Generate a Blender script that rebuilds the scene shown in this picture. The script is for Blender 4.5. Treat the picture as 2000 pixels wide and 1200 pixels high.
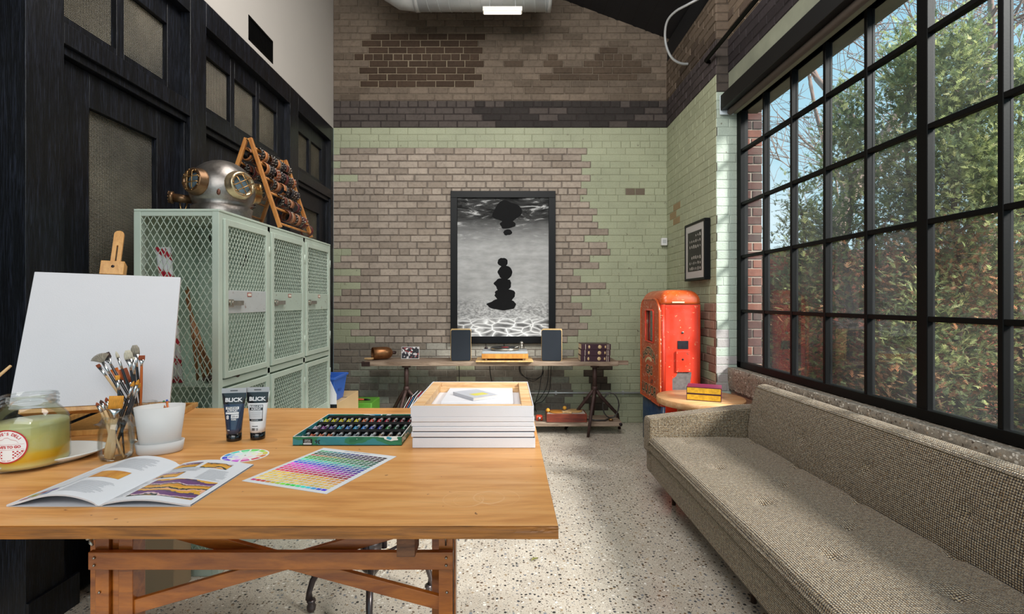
import bpy, bmesh, math, random
from math import sin, cos, pi, radians
from mathutils import Vector, Matrix, Quaternion, noise
random.seed(7)
for o in list(bpy.data.objects): bpy.data.objects.remove(o)
SC = bpy.context.scene
COL = SC.collection
# ---------------------------------------------------------------- camera, sky, sun, fill lights, exposure
F, CX, CY, EYE = 990.0, 990.0, 588.0, 1.37          # focal length and vanishing point in pixels of 2000x1200
cam = bpy.data.cameras.new('camera'); camo = bpy.data.objects.new('camera', cam); COL.objects.link(camo)
camo.location = (0, 0, EYE); camo.rotation_euler = (pi/2, 0, 0)
cam.sensor_width = 36; cam.lens = F/2000*36; cam.shift_x = 10/2000; cam.shift_y = -12/2000
cam.clip_start = .02; cam.clip_end = 200
SC.camera = camo
vs = SC.view_settings
vs.view_transform = 'Standard'; vs.look = 'None'; vs.gamma = 1; vs.use_curve_mapping = False; vs.exposure = 0.0
SKY_STRENGTH = 1.3
w = bpy.data.worlds.new('sky'); SC.world = w; w.use_nodes = True
nt = w.node_tree; nt.nodes.clear()
out = nt.nodes.new('ShaderNodeOutputWorld'); bg = nt.nodes.new('ShaderNodeBackground')
tc = nt.nodes.new('ShaderNodeTexCoord'); sep = nt.nodes.new('ShaderNodeSeparateXYZ')
r1 = nt.nodes.new('ShaderNodeValToRGB'); nz = nt.nodes.new('ShaderNodeTexNoise'); r2 = nt.nodes.new('ShaderNodeValToRGB'); mx = nt.nodes.new('ShaderNodeMix')
mx.data_type = 'RGBA'
r1.color_ramp.elements[0].position = 0.0; r1.color_ramp.elements[0].color = (.55, .74, .80, 1)
r1.color_ramp.elements[1].position = .75; r1.color_ramp.elements[1].color = (.12, .45, .66, 1)
nz.inputs['Scale'].default_value = 2.6; nz.inputs['Detail'].default_value = 6
r2.color_ramp.elements[0].position = .52; r2.color_ramp.elements[0].color = (0, 0, 0, 1)
r2.color_ramp.elements[1].position = .74; r2.color_ramp.elements[1].color = (.8, .8, .8, 1)
mx.inputs[7].default_value = (.86, .9, .92, 1)
L = nt.links
L.new(tc.outputs['Generated'], sep.inputs[0]); L.new(sep.outputs['Z'], r1.inputs[0]); L.new(tc.outputs['Generated'], nz.inputs['Vector'])
L.new(nz.outputs['Fac'], r2.inputs[0]); L.new(r2.outputs[0], mx.inputs[0]); L.new(r1.outputs[0], mx.inputs[6])
L.new(mx.outputs[2], bg.inputs[0]); L.new(bg.outputs[0], out.inputs[0]); bg.inputs[1].default_value = SKY_STRENGTH
def lamp(name, typ, loc, target, energy, color=(1, 1, 1), size=1, size_y=None, portal=False):
    l = bpy.data.lights.new(name, typ); o = bpy.data.objects.new(name, l); COL.objects.link(o)
    o.location = loc; o.rotation_euler = (Vector(target)-Vector(loc)).to_track_quat('-Z', 'Y').to_euler()
    l.energy = energy; l.color = color
    if typ == 'AREA':
        l.shape = 'RECTANGLE'; l.size = size; l.size_y = size_y or size
        if portal: l.cycles.is_portal = True
    return o
sun = lamp('sun', 'SUN', (8, -6, 9), (8-.75, -6+.62, 9-.62), 10.0, (1, .96, .9)); sun.data.angle = radians(14)
lamp('window_portal', 'AREA', (2.2, 2.25, 1.95), (0, 2.25, 1.95), 1, size=4.2, size_y=2.5, portal=True)
lamp('fill_light_rear', 'AREA', (-.2, -1.0, 3.5), (-.2, 4.2, 1.2), 74, (1, .97, .93), 3.2, 1.8)  # added fill light behind the camera, brightens the room from the front
lamp('fill_light_upper', 'AREA', (-.1, 2.6, 4.1), (-.3, 4.9, 0.5), 92, (1, .96, .91), 2.2, 1.6)  # added fill light under the roof, brightens the back wall

# ---------------------------------------------------------------- helpers
def lin(c):
    if isinstance(c, str):
        c = c.lstrip('#'); c = [int(c[i:i+2], 16)/255 for i in (0, 2, 4)]
    return tuple(x/12.92 if x <= .04045 else ((x+.055)/1.055)**2.4 for x in c[:3]) + (1,)
def wpt(x, y, Y): return Vector(((x-CX)*Y/F, Y, EYE-(y-CY)*Y/F))
TZ = .88                                           # table top height
def tpt(x, y, z=TZ):
    Y = F*(EYE-z)/(y-CY); return Vector(((x-CX)*Y/F, Y, z))

class MB:
    """collects geometry of one part; every face keeps a colour, a smooth flag and a material slot"""
    def __init__(s): s.v = []; s.f = []; s.c = []; s.s = []; s.m = []; s.col = (1, 1, 1, 1); s.sm = False; s.mi = 0
    def add(s, vs, fs):
        b = len(s.v); s.v += [Vector(p) for p in vs]
        for f in fs: s.f.append([b+i for i in f]); s.c.append(s.col); s.s.append(s.sm); s.m.append(s.mi)
        return s
    def color(s, c): s.col = lin(c) if isinstance(c, str) else c; return s
    def smooth(s, b=True): s.sm = b; return s
    def box(s, a, b, M=None):
        x0, y0, z0 = a; x1, y1, z1 = b
        p = [(x0,y0,z0),(x1,y0,z0),(x1,y1,z0),(x0,y1,z0),(x0,y0,z1),(x1,y0,z1),(x1,y1,z1),(x0,y1,z1)]
        if M: p = [M @ Vector(q) for q in p]
        return s.add(p, [(0,3,2,1),(4,5,6,7),(0,1,5,4),(1,2,6,5),(2,3,7,6),(3,0,4,7)])
    def bar(s, p, q, w, h, up=(0, 0, 1)):
        """square bar from p to q, w across, h along up"""
        p = Vector(p); q = Vector(q); d = (q-p).normalized(); u = Vector(up)
        a = d.cross(u)
        if a.length < 1e-4: a = d.cross(Vector((1, 0, 0)))
        a.normalize(); u = a.cross(d).normalized()
        vs = [e+a*i*w/2+u*j*h/2 for e in (p, q) for i, j in ((-1,-1),(1,-1),(1,1),(-1,1))]
        return s.add(vs, [(0,3,2,1),(4,5,6,7),(0,1,5,4),(1,2,6,5),(2,3,7,6),(3,0,4,7)])
    def prism(s, poly, h0, h1, M=None):
        n = len(poly); vs = [Vector((x, y, h0)) for x, y in poly]+[Vector((x, y, h1)) for x, y in poly]
        if M: vs = [M @ q for q in vs]
        return s.add(vs, [tuple(range(n-1, -1, -1)), tuple(range(n, 2*n))]+[(i, (i+1) % n, n+(i+1) % n, n+i) for i in range(n)])
    def lathe(s, prof, n=32, M=None, cap=True, sx=1, sy=1):
        vs = []; fs = []
        for r, z in prof:
            for i in range(n): t = 2*pi*i/n; vs.append(Vector((r*cos(t)*sx, r*sin(t)*sy, z)))
        for k in range(len(prof)-1):
            for i in range(n): j = (i+1) % n; fs.append((k*n+i, k*n+j, (k+1)*n+j, (k+1)*n+i))
        if cap: fs.append(tuple(range(n-1, -1, -1))); fs.append(tuple((len(prof)-1)*n+i for i in range(n)))
        if M: vs = [M @ q for q in vs]
        return s.add(vs, fs)
    def cyl(s, p, q, r0, r1=None, n=16, cap=True):
        p = Vector(p); q = Vector(q); M = Matrix.Translation(p) @ (q-p).to_track_quat('Z', 'Y').to_matrix().to_4x4()
        return s.lathe([(r0, 0), (r1 if r1 is not None else r0, (q-p).length)], n, M, cap)
    def tube(s, pts, r, n=8, closed=False, flat=1.0):
        pts = [Vector(p) for p in pts]; m = len(pts); rs = r if isinstance(r, (list, tuple)) else [r]*m
        vs = []; fs = []; prev = None
        for i, p in enumerate(pts):
            a = pts[(i-1) % m] if closed or i else p; b = pts[(i+1) % m] if closed or i < m-1 else p
            t = (b-a).normalized()
            if prev is None: u = t.cross(Vector((0, 0, 1)));  u = u if u.length > .05 else t.cross(Vector((1, 0, 0)))
            else: u = prev-t*prev.dot(t)
            u.normalize(); prev = u; v = t.cross(u)
            for k in range(n): g = 2*pi*k/n; vs.append(p+u*cos(g)*rs[i]+v*sin(g)*rs[i]*flat)
        for i in range(m if closed else m-1):
            for k in range(n): l = (k+1) % n; a = i*n; b = ((i+1) % m)*n; fs.append((a+k, a+l, b+l, b+k))
        if not closed: fs += [tuple(range(n-1, -1, -1)), tuple((m-1)*n+k for k in range(n))]
        return s.add(vs, fs)
    def ball(s, c, r, n=12, m=8, M=None):
        r = r if isinstance(r, (tuple, list)) else (r, r, r); c = Vector(c)
        T = Matrix.Translation(c) @ (M or Matrix.Identity(4)) @ Matrix.Diagonal((*r, 1))
        return s.lathe([(max(sin(pi*k/m), .01), -cos(pi*k/m)) for k in range(m+1)], n, T)
    def grid(s, fn, nu, nv, closed_u=False):
        vs = [fn(i/nu, j/nv) for j in range(nv+1) for i in range(nu+1)]
        return s.add(vs, [(j*(nu+1)+i, j*(nu+1)+i+1, (j+1)*(nu+1)+i+1, (j+1)*(nu+1)+i) for j in range(nv) for i in range(nu)])
    def loft(s, rings, cap=True):
        n = len(rings[0]); vs = [p for r in rings for p in r]; fs = []
        for k in range(len(rings)-1):
            for i in range(n): j = (i+1) % n; fs.append((k*n+i, k*n+j, (k+1)*n+j, (k+1)*n+i))
        if cap: fs += [tuple(range(n-1, -1, -1)), tuple((len(rings)-1)*n+i for i in range(n))]
        return s.add(vs, fs)
    def build(s, name, mat, parent=None, bevel=0, seg=2, loc=None, subsurf=0, fix=True, rot=None, world=False, auto=False):
        """links the collected geometry as one mesh object. world=True: the geometry is in world coordinates, moved into the parent's frame"""
        me = bpy.data.meshes.new(name)
        vs = s.v
        if world and parent is not None:
            Mi = world_matrix(parent).inverted(); vs = [Mi @ v for v in vs]
        me.from_pydata([tuple(v) for v in vs], [], s.f)
        me.polygons.foreach_set('use_smooth', s.s); me.polygons.foreach_set('material_index', s.m)
        if fix:
            bm = bmesh.new(); bm.from_mesh(me); bmesh.ops.recalc_face_normals(bm, faces=bm.faces); bm.to_mesh(me); bm.free()
        ca = me.color_attributes.new('Col', 'FLOAT_COLOR', 'CORNER')
        uv = me.uv_layers.new(name='UVMap'); cd = []; ud = []
        for p in me.polygons:
            n = p.normal; ax = max(range(3), key=lambda i: abs(n[i])); c = s.c[p.index]
            for vi in p.vertices:
                cd += c; co = me.vertices[vi].co
                ud += (co.y, co.z) if ax == 0 else (co.x, co.z) if ax == 1 else (co.x, co.y)
        ca.data.foreach_set('color', cd); uv.data.foreach_set('uv', ud)
        for m_ in (mat if isinstance(mat, (list, tuple)) else [mat]): me.materials.append(m_)
        o = bpy.data.objects.new(name, me); COL.objects.link(o)
        if loc is not None: o.location = loc
        if rot is not None: o.rotation_euler = rot
        if parent is not None: o.parent = parent
        if bevel:
            b = o.modifiers.new('bevel', 'BEVEL'); b.width = bevel; b.segments = seg; b.limit_method = 'ANGLE'; b.angle_limit = radians(40)
            if seg > 1:
                me.polygons.foreach_set('use_smooth', [True]*len(me.polygons)); b.harden_normals = True
        if subsurf:
            b = o.modifiers.new('subsurf', 'SUBSURF'); b.levels = b.render_levels = subsurf
        return o
def world_matrix(o):
    M = Matrix.LocRotScale(o.location, o.rotation_euler.to_quaternion() if o.rotation_mode != 'QUATERNION' else o.rotation_quaternion, o.scale)
    return world_matrix(o.parent) @ M if o.parent else M
def tag(o, label=None, cat=None, group=None, kind=None):
    if label: o['label'] = label
    if cat: o['category'] = cat
    if group: o['group'] = group
    if kind: o['kind'] = kind
    return o
def thing(name, label, cat, loc=(0, 0, 0), rot=(0, 0, 0), group=None):
    o = bpy.data.objects.new(name, None); COL.objects.link(o); o.empty_display_size = .05
    o.location = loc; o.rotation_euler = rot
    return tag(o, label, cat, group)
def dup(root, loc, rot=None, label=None, group=None):
    r = root.copy(); COL.objects.link(r); r.location = loc
    if rot is not None: r.rotation_euler = rot
    if label: r['label'] = label
    if group: r['group'] = group
    for ch in list(root.children):
        c = ch.copy(); COL.objects.link(c); c.parent = r
        for g in list(ch.children):
            d = g.copy(); COL.objects.link(d); d.parent = c
    return r
def struct(o): o['kind'] = 'structure'; return o
FONT_CACHE = {}
def text_mesh(s, size=.02, align='CENTER', bold=0, sx=1, spacing=1):
    c = bpy.data.curves.new('t', 'FONT'); c.body = s; c.size = size; c.align_x = align; c.align_y = 'CENTER'; c.offset = bold; c.space_character = spacing
    c.resolution_u = 3
    o = bpy.data.objects.new('t', c); COL.objects.link(o)
    bpy.context.view_layer.update()
    dg = bpy.context.evaluated_depsgraph_get()
    me = bpy.data.meshes.new_from_object(o.evaluated_get(dg))
    vs = [Vector((v.co.x*sx, v.co.y, 0)) for v in me.vertices]; fs = [tuple(p.vertices) for p in me.polygons]
    bpy.data.meshes.remove(me); bpy.data.objects.remove(o); bpy.data.curves.remove(c)
    return vs, fs
def lettering(mb, s, size, M, bold=0, sx=1, warp=None, align='CENTER', spacing=1):
    vs, fs = text_mesh(s, size, align, bold, sx, spacing)
    if warp: vs = [warp(v) for v in vs]
    mb.add([M @ v for v in vs], fs); return mb
def frame_matrix(o, x, y):
    """matrix whose local x,y axes are the given directions"""
    x = Vector(x).normalized(); y = Vector(y); y = (y-x*y.dot(x)).normalized(); z = x.cross(y)
    M = Matrix.Identity(4)
    for i in range(3): M[i][0] = x[i]; M[i][1] = y[i]; M[i][2] = z[i]; M[i][3] = o[i]
    return M

# ---------------------------------------------------------------- materials
class N:
    def __init__(s, name):
        s.m = bpy.data.materials.new(name); s.m.use_nodes = True; s.t = s.m.node_tree; s.t.nodes.clear()
        s.o = s.t.nodes.new('ShaderNodeOutputMaterial'); s.p = s.t.nodes.new('ShaderNodeBsdfPrincipled'); s.t.links.new(s.p.outputs[0], s.o.inputs[0])
        s.tc = None
    def n(s, t, **k):
        x = s.t.nodes.new('ShaderNode'+t)
        for a, b in k.items():
            if a in ('Scale','Detail','Roughness','Distortion','Strength','Distance','Randomness','Fac'): x.inputs[a].default_value = b
            else: setattr(x, a, b)
        return x
    def l(s, a, b): s.t.links.new(a, b)
    def co(s, kind='Object', stretch=(1, 1, 1), rot=(0, 0, 0)):
        if s.tc is None: s.tc = s.n('TexCoord')
        m = s.n('Mapping'); s.l(s.tc.outputs[kind], m.inputs[0]); m.inputs['Scale'].default_value = stretch; m.inputs['Rotation'].default_value = rot
        return m.outputs[0]
    def noise(s, scale, stretch=(1, 1, 1), detail=4, kind='Object', rough=.55, dist=0, out='Fac'):
        x = s.n('TexNoise', Scale=scale, Detail=detail, Roughness=rough, Distortion=dist); s.l(s.co(kind, stretch), x.inputs['Vector']); return x.outputs[out]
    def ramp(s, fac, stops, interp='LINEAR'):
        r = s.n('ValToRGB'); r.color_ramp.interpolation = interp; e = r.color_ramp.elements
        while len(e) < len(stops): e.new(.5)
        for i, (p, c) in enumerate(stops): e[i].position = p; e[i].color = lin(c) if isinstance(c, str) else (c, c, c, 1) if isinstance(c, (int, float)) else c
        s.l(fac, r.inputs[0]); return r.outputs[0]
    def mix(s, fac, a, b, mode='MIX'):
        m = s.n('Mix', data_type='RGBA', blend_type=mode)
        for i, v in ((0, fac), (6, a), (7, b)):
            if isinstance(v, str): m.inputs[i].default_value = lin(v)
            elif isinstance(v, (int, float)): m.inputs[i].default_value = v if i == 0 else (v, v, v, 1)
            elif isinstance(v, tuple): m.inputs[i].default_value = v
            else: s.l(v, m.inputs[i])
        return m.outputs[2]
    def math(s, op, a, b=0.0):
        m = s.n('Math', operation=op)
        for i, v in ((0, a), (1, b)):
            if isinstance(v, (int, float)): m.inputs[i].default_value = v
            else: s.l(v, m.inputs[i])
        return m.outputs[0]
    def attr(s, name='Col'): a = s.n('Attribute', attribute_name=name); return a.outputs['Color']
    def base(s, c):
        if isinstance(c, str): s.p.inputs['Base Color'].default_value = lin(c)
        else: s.l(c, s.p.inputs['Base Color'])
    def set(s, rough=.5, metal=0, spec=None, coat=0, trans=0, ior=None, alpha=None, coat_rough=None, sheen=0):
        i = s.p.inputs
        if isinstance(rough, (int, float)): i['Roughness'].default_value = rough
        else: s.l(rough, i['Roughness'])
        i['Metallic'].default_value = metal
        if spec is not None: i['Specular IOR Level'].default_value = spec
        i['Coat Weight'].default_value = coat; i['Transmission Weight'].default_value = trans
        if coat_rough is not None: i['Coat Roughness'].default_value = coat_rough
        if sheen: i['Sheen Weight'].default_value = sheen
        if ior: i['IOR'].default_value = ior
        if alpha is not None: i['Alpha'].default_value = alpha
        return s
    def bump(s, h, strength=.3, dist=.01, prev=None):
        b = s.n('Bump', Strength=strength, Distance=dist); s.l(h, b.inputs['Height'])
        if prev is not None: s.l(prev, b.inputs['Normal'])
        s.l(b.outputs[0], s.p.inputs['Normal']); return b.outputs[0]
def plain(name, c, rough=.5, metal=0, var=.12, ns=8, bump=0, bs=60, coat=0, spec=None, stretch=(1, 1, 1)):
    n = N(name); a = n.noise(ns, stretch)
    n.base(n.mix(1.0, c, n.ramp(a, [(.3, 1-var), (.7, 1.0)]), 'MULTIPLY')); n.set(rough, metal, spec, coat)
    if bump: n.bump(n.noise(bs, stretch), bump, .002)
    return n.m
def vcol(name, rough=.6, metal=0, var=.1, bump=0, bs=80, coat=0, spec=None):
    n = N(name); n.base(n.mix(1.0, n.attr(), n.ramp(n.noise(12), [(.3, 1-var), (.7, 1.0)]), 'MULTIPLY')); n.set(rough, metal, spec, coat)
    if bump: n.bump(n.noise(bs), bump, .002)
    return n.m
def wood(name, c1, c2, stretch=(1, 12, 12), scale=3, rough=.4, coat=0, bump=.15, lo=.35, hi=.65, spec=None, fine=True):
    n = N(name); a = n.noise(scale, stretch, 6, dist=.6); c = n.ramp(a, [(lo, c1), (hi, c2)])
    if fine:
        b = n.noise(scale*9, stretch, 3); c = n.mix(.35, c, n.ramp(b, [(.35, .72), (.6, 1.0)]), 'MULTIPLY')
    n.base(c); n.set(rough, 0, spec, coat)
    if bump: n.bump(n.noise(scale*8, stretch, 4), bump, .002)
    return n.m
def worn(name, c, chips, rust, rough=.35, metal=0, s1=9, lo=.60, coat=0.2, var=.15):
    """paint with chipped flecks and rusty patches"""
    n = N(name); a = n.noise(s1, detail=8, rough=.7); b = n.noise(s1*4.7, detail=6, rough=.7)
    base = n.mix(1.0, c, n.ramp(n.noise(3), [(.3, 1-var), (.7, 1.0)]), 'MULTIPLY')
    m1 = n.ramp(b, [(lo+.04, 0.0), (lo+.055, 1.0)]); m2 = n.ramp(a, [(lo+.05, 0.0), (lo+.08, 1.0)])
    n.base(n.mix(m2, n.mix(m1, base, chips), rust)); n.set(n.ramp(a, [(.4, rough), (.7, min(1, rough+.35))]), metal, coat=coat)
    n.bump(n.math('ADD', m1, m2), -.25, .001); return n.m
def glassy(name, tint=(1, 1, 1, 1), refl=.12, rough=.02):
    n = N(name); tr = n.n('BsdfTransparent'); gl = n.n('BsdfGlossy'); gl.inputs['Roughness'].default_value = rough; tr.inputs[0].default_value = tint
    fr = n.n('LayerWeight'); fr.inputs['Blend'].default_value = .25; r = n.math('MULTIPLY', n.math('POWER', fr.outputs['Fresnel'], 1.6), refl*2.2); r = n.math('ADD', r, refl*.2); mxs = n.n('MixShader')
    n.l(r, mxs.inputs[0]); n.l(tr.outputs[0], mxs.inputs[1]); n.l(gl.outputs[0], mxs.inputs[2]); n.l(mxs.outputs[0], n.o.inputs[0]); return n.m
# ---------------------------------------------------------------- materials of the room
# bricks: colour per brick from the mesh, weathering from noise
n = N('brick'); c = n.attr(); a = n.noise(30, detail=8, rough=.7); b = n.noise(3.5, detail=5)
c = n.mix(1.0, c, n.ramp(a, [(.25, .66), (.5, 1.0), (.75, 1.12)]), 'MULTIPLY'); c = n.mix(.7, c, n.ramp(b, [(.3, .78), (.6, 1.0)]), 'MULTIPLY')
n.base(c); n.set(.85, spec=.25); n.bump(n.noise(70, detail=8, rough=.7), .55, .004); BRICK = n.m
n = N('painted brick'); c = n.attr(); a = n.noise(14, detail=8, rough=.75); b = n.noise(2.2, detail=5)
c = n.mix(n.ramp(a, [(.635, 0.0), (.66, 1.0)]), c, '#6b6254'); c = n.mix(.8, c, n.ramp(b, [(.3, .80), (.6, 1.0)]), 'MULTIPLY'); c = n.mix(.5, c, n.ramp(n.noise(90, detail=5), [(.35, .82), (.6, 1.05)]), 'MULTIPLY')
n.base(c); n.set(.55, spec=.4); n.bump(n.noise(45, detail=8, rough=.65), .5, .006); PAINTED = n.m
# ground and polished concrete with pebbles
def pebbles(n, scale, lo, thr, stops, kind='Object', dist=.012, dim='3D'):
    nzz = n.n('TexNoise', Scale=40); co = n.co(kind); n.l(co, nzz.inputs['Vector'])
    va = n.n('VectorMath', operation='MULTIPLY_ADD'); n.l(nzz.outputs['Color'], va.inputs[0]); va.inputs[1].default_value = (dist,)*3; n.l(co, va.inputs[2])
    v = n.n('TexVoronoi', Scale=scale, voronoi_dimensions=dim); n.l(va.outputs[0], v.inputs['Vector'])
    sp = n.n('SeparateColor'); n.l(v.outputs['Color'], sp.inputs[0])
    rad = n.math('MULTIPLY', sp.outputs[0], thr)                       # every stone has its own size
    m = n.math('LESS_THAN', v.outputs['Distance'], n.math('SUBTRACT', rad, lo))
    return m, n.ramp(sp.outputs[1], stops, 'CONSTANT')
n = N('polished pebble concrete')
c = n.ramp(n.noise(5, detail=6), [(.3, '#b8aea0'), (.7, '#cdc4b6')]); c = n.mix(.5, c, n.ramp(n.noise(160, detail=3), [(.35, .8), (.6, 1.0)]), 'MULTIPLY')
st = [(0, '#2b2a2b'), (.16, '#5c4a3d'), (.30, '#45474c'), (.44, '#8d8478'), (.56, '#6e563f'), (.66, '#ded8cf'), (.76, '#7a7f86'), (.86, '#a08a6d'), (.94, '#e6e2da')]
m1, c1 = pebbles(n, 120, .16, .50, st, dist=.006, dim='2D'); c = n.mix(m1, c, c1)
m2, c2 = pebbles(n, 52, .20, .60, st, dist=.009, dim='2D'); c = n.mix(m2, c, c2)
n.base(c); n.set(.30, spec=.5, coat=.3, coat_rough=.18); FLOOR = n.m
n = N('rough aggregate'); c = n.ramp(n.noise(20, detail=5), [(.3, '#6e665c'), (.7, '#918779')]); m1, c1 = pebbles(n, 85, .03, .62, [(0, '#4b4036'), (.2, '#8a7a68'), (.4, '#a79b8c'), (.6, '#6a5848'), (.8, '#c9c1b6')])
n.base(n.mix(m1, c, c1)); n.set(.8); n.bump(n.math('ADD', n.noise(60, detail=6), m1), .9, .008); AGG = n.m
# stained black oak with open grain
n = N('black stained oak'); a = n.noise(3.2, (9, 9, .55), 7, dist=1.6, rough=.6); g = n.noise(26, (14, 14, .5), 4, dist=.4)
n.base(n.mix(n.ramp(g, [(.45, 0.0), (.62, 1.0)]), '#090a0e', n.mix(n.ramp(a, [(.42, 0.0), (.60, 1.0)]), '#0f1116', '#262a36'))); n.set(.36, spec=.32)
n.bump(n.mix(.5, a, g), .7, .003); BLACKOAK = n.m
n = N('pebbled glass'); uvc = n.n('TexCoord'); sp = n.n('SeparateXYZ'); n.l(uvc.outputs['UV'], sp.inputs[0])
def wave(o, per): return n.math('SINE', n.math('MULTIPLY', o, 2*pi/per))
gx = n.math('MULTIPLY', wave(sp.outputs[0], .0152), wave(sp.outputs[1], .0152)); gg = n.math('ABSOLUTE', gx)
big = n.noise(1.6, detail=3)
col = n.mix(n.ramp(gg, [(.35, 0.0), (.8, 1.0)]), '#15130f', n.mix(n.ramp(big, [(.35, 0.0), (.65, 1.0)]), '#6e695a', '#c2b89e')); n.base(col); n.set(.22, spec=.7); n.bump(gg, .8, .004); RGLASS = n.m
WHITEWALL = plain('warm white plaster', '#c3beb8', .85, var=.04, ns=1.5)
BLACKPAINT = plain('black painted boards', '#0b0c10', .7, var=.3, ns=4, bump=.2)
BLACKFRAME = plain('black steel', '#050505', .5, var=.3, ns=20, bump=.1, bs=90, spec=.14)
IRON = plain('dark iron', '#3a3033', .5, .7, var=.4, ns=20, bump=.3, bs=60)
GALV = plain('galvanised steel', '#c9ccce', .34, .45, var=.12, ns=6)
MINT = worn('mint locker paint', '#b3c4b2', '#7b6a58', '#6b4a36', .42, s1=6, lo=.66)
MINTIN = plain('mint locker interior', '#b0c2b0', .55, var=.2, ns=5)
MINTPALE = worn('pale mint locker paint', '#c3d0c2', '#80705f', '#8a5a3c', .4, s1=7, lo=.65)
CHROME = plain('worn chrome', '#b9b3a8', .28, .95, var=.25, ns=30)
BRASS = plain('aged brass', '#b08a5a', .3, .9, var=.4, ns=25)
# ---------------------------------------------------------------- setting
CH = .0757; ZR = -.013                                               # brick course height and start
def hsh(*a): return noise.random_vector() if False else (sin(sum(v*k for v, k in zip(a, (12.9898, 78.233, 37.719))))*43758.5453) % 1.0
def vary(c, k):
    return (min(1, c[0]*k), min(1, c[1]*k), min(1, c[2]*k), 1)
def bricks(name, O, U, Nn, W, H, colfn, mat, blen=.2165, headers=(), start=0.0, phase=0.0, mort=.0046):
    """brick wall: every brick a raised block on a bed of mortar, coloured one by one. O lower corner, U along, Nn towards the room"""
    O = Vector(O); U = Vector(U); Nn = Vector(Nn); Z = Vector((0, 0, 1)); mb = MB(); rows = int(math.ceil(H/CH))
    def P(u, z, d): return O+U*u+Z*z+Nn*d
    for r in range(rows):
        L_ = blen/2 if r in headers else blen; off = (0 if r % 2 else .5)*L_+phase+(hsh(r, 3)-.5)*.02
        u = -off; i = 0; carry = False
        while u < W:
            l = L_*(1+.10*(hsh(r, i, 5)-.5)); a = max(0, u); b = min(W, u+l); u += l; i += 1
            if carry: a = 0; carry = False
            if a == 0 and b < W and b-a < .03: carry = True; continue
            if b-a < .002: continue
            z0 = r*CH+ZR; z1 = min(z0+CH, H); z0 = max(z0, 0)
            bc, mc, d, mi = colfn((a+b)/2, (z0+z1)/2, r, i)
            if mi == 1: d *= .62
            mb.mi = mi; mb.sm = False; mb.col = mc
            mb.add([P(a, z0, 0), P(b, z0, 0), P(b, z1, 0), P(a, z1, 0)], [(0, 1, 2, 3)])
            if b-a < .03:
                mb.col = bc; mb.add([P(a, z0+.003, .001), P(b, z0+.003, .001), P(b, z1-.003, .001), P(a, z1-.003, .001)], [(0, 1, 2, 3)]); continue
            mb.col = vary(bc, .88+.24*hsh(r, i, 9) if mi == 0 else .96+.07*hsh(r, i, 9)); m = mort*(.7+.6*hsh(i, r, 2))*(.55 if mi else 1); j = lambda k: (hsh(r*1.3, i, k)-.5)*.006
            x0, x1, y0, y1 = (a+m+j(1) if a > 0 else 0), (b-m+j(2) if b < W else W), z0+m*.8+j(3)*.5, z1-m*.8+j(4)*.5; e = .005
            o = [P(x0, y0, 0), P(x1, y0, 0), P(x1, y1, 0), P(x0, y1, 0)]
            dd = d*(.75+.5*hsh(i, r, 7)); q = [P(x0+e, y0+e, dd), P(x1-e, y0+e, dd*1.05), P(x1-e, y1-e, dd), P(x0+e, y1-e, dd*.95)]
            mb.add(o+q, [(4, 5, 6, 7), (0, 1, 5, 4), (1, 2, 6, 5), (2, 3, 7, 6), (3, 0, 4, 7)])
    # the body of the wall behind the bricks
    mb.mi = 0; mb.col = lin('#5a524b'); T = .06
    a = [P(.004, 0, -.002), P(W-.004, 0, -.002), P(W-.004, H, -.002), P(.004, H, -.002)]; b = [p-Nn*T for p in a]
    mb.add(a+b, [(0, 1, 2, 3), (7, 6, 5, 4), (0, 4, 5, 1), (1, 5, 6, 2), (2, 6, 7, 3), (3, 7, 4, 0)])
    o = mb.build(name, [BRICK, PAINTED], fix=False); return struct(o)
BW = 5.70
RB = [(290,1137),(303,1138),(318,1152),(330,1135),(343,1151),(356,1134),(370,1151),(383,1134),(395,1150),(408,1134),(420,1151),(434,1171),(447,1190),(460,1173),(473,1153),(486,1173),(498,1190),(510,1170),(523,1186),(536,1135),(548,1153),(560,1172),(573,1155),(586,1135),(598,1155),(612,1172),(625,1153),(638,1135),(650,1118),(662,1110)]
LB = [(290,672),(305,663),(319,684),(332,667),(345,684),(358,661),(371,640),(384,662),(397,640),(476,640),(490,684),(503,673),(516,667),(529,686),(543,667),(556,686),(568,662),(582,640),(596,664),(610,685),(623,666),(636,684),(650,700),(663,724)]
def near(tab, y): return min(tab, key=lambda t: abs(t[0]-y))[1]
GREEN, GREENM = lin('#a9ad91'), lin('#8a8d73')
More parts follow.
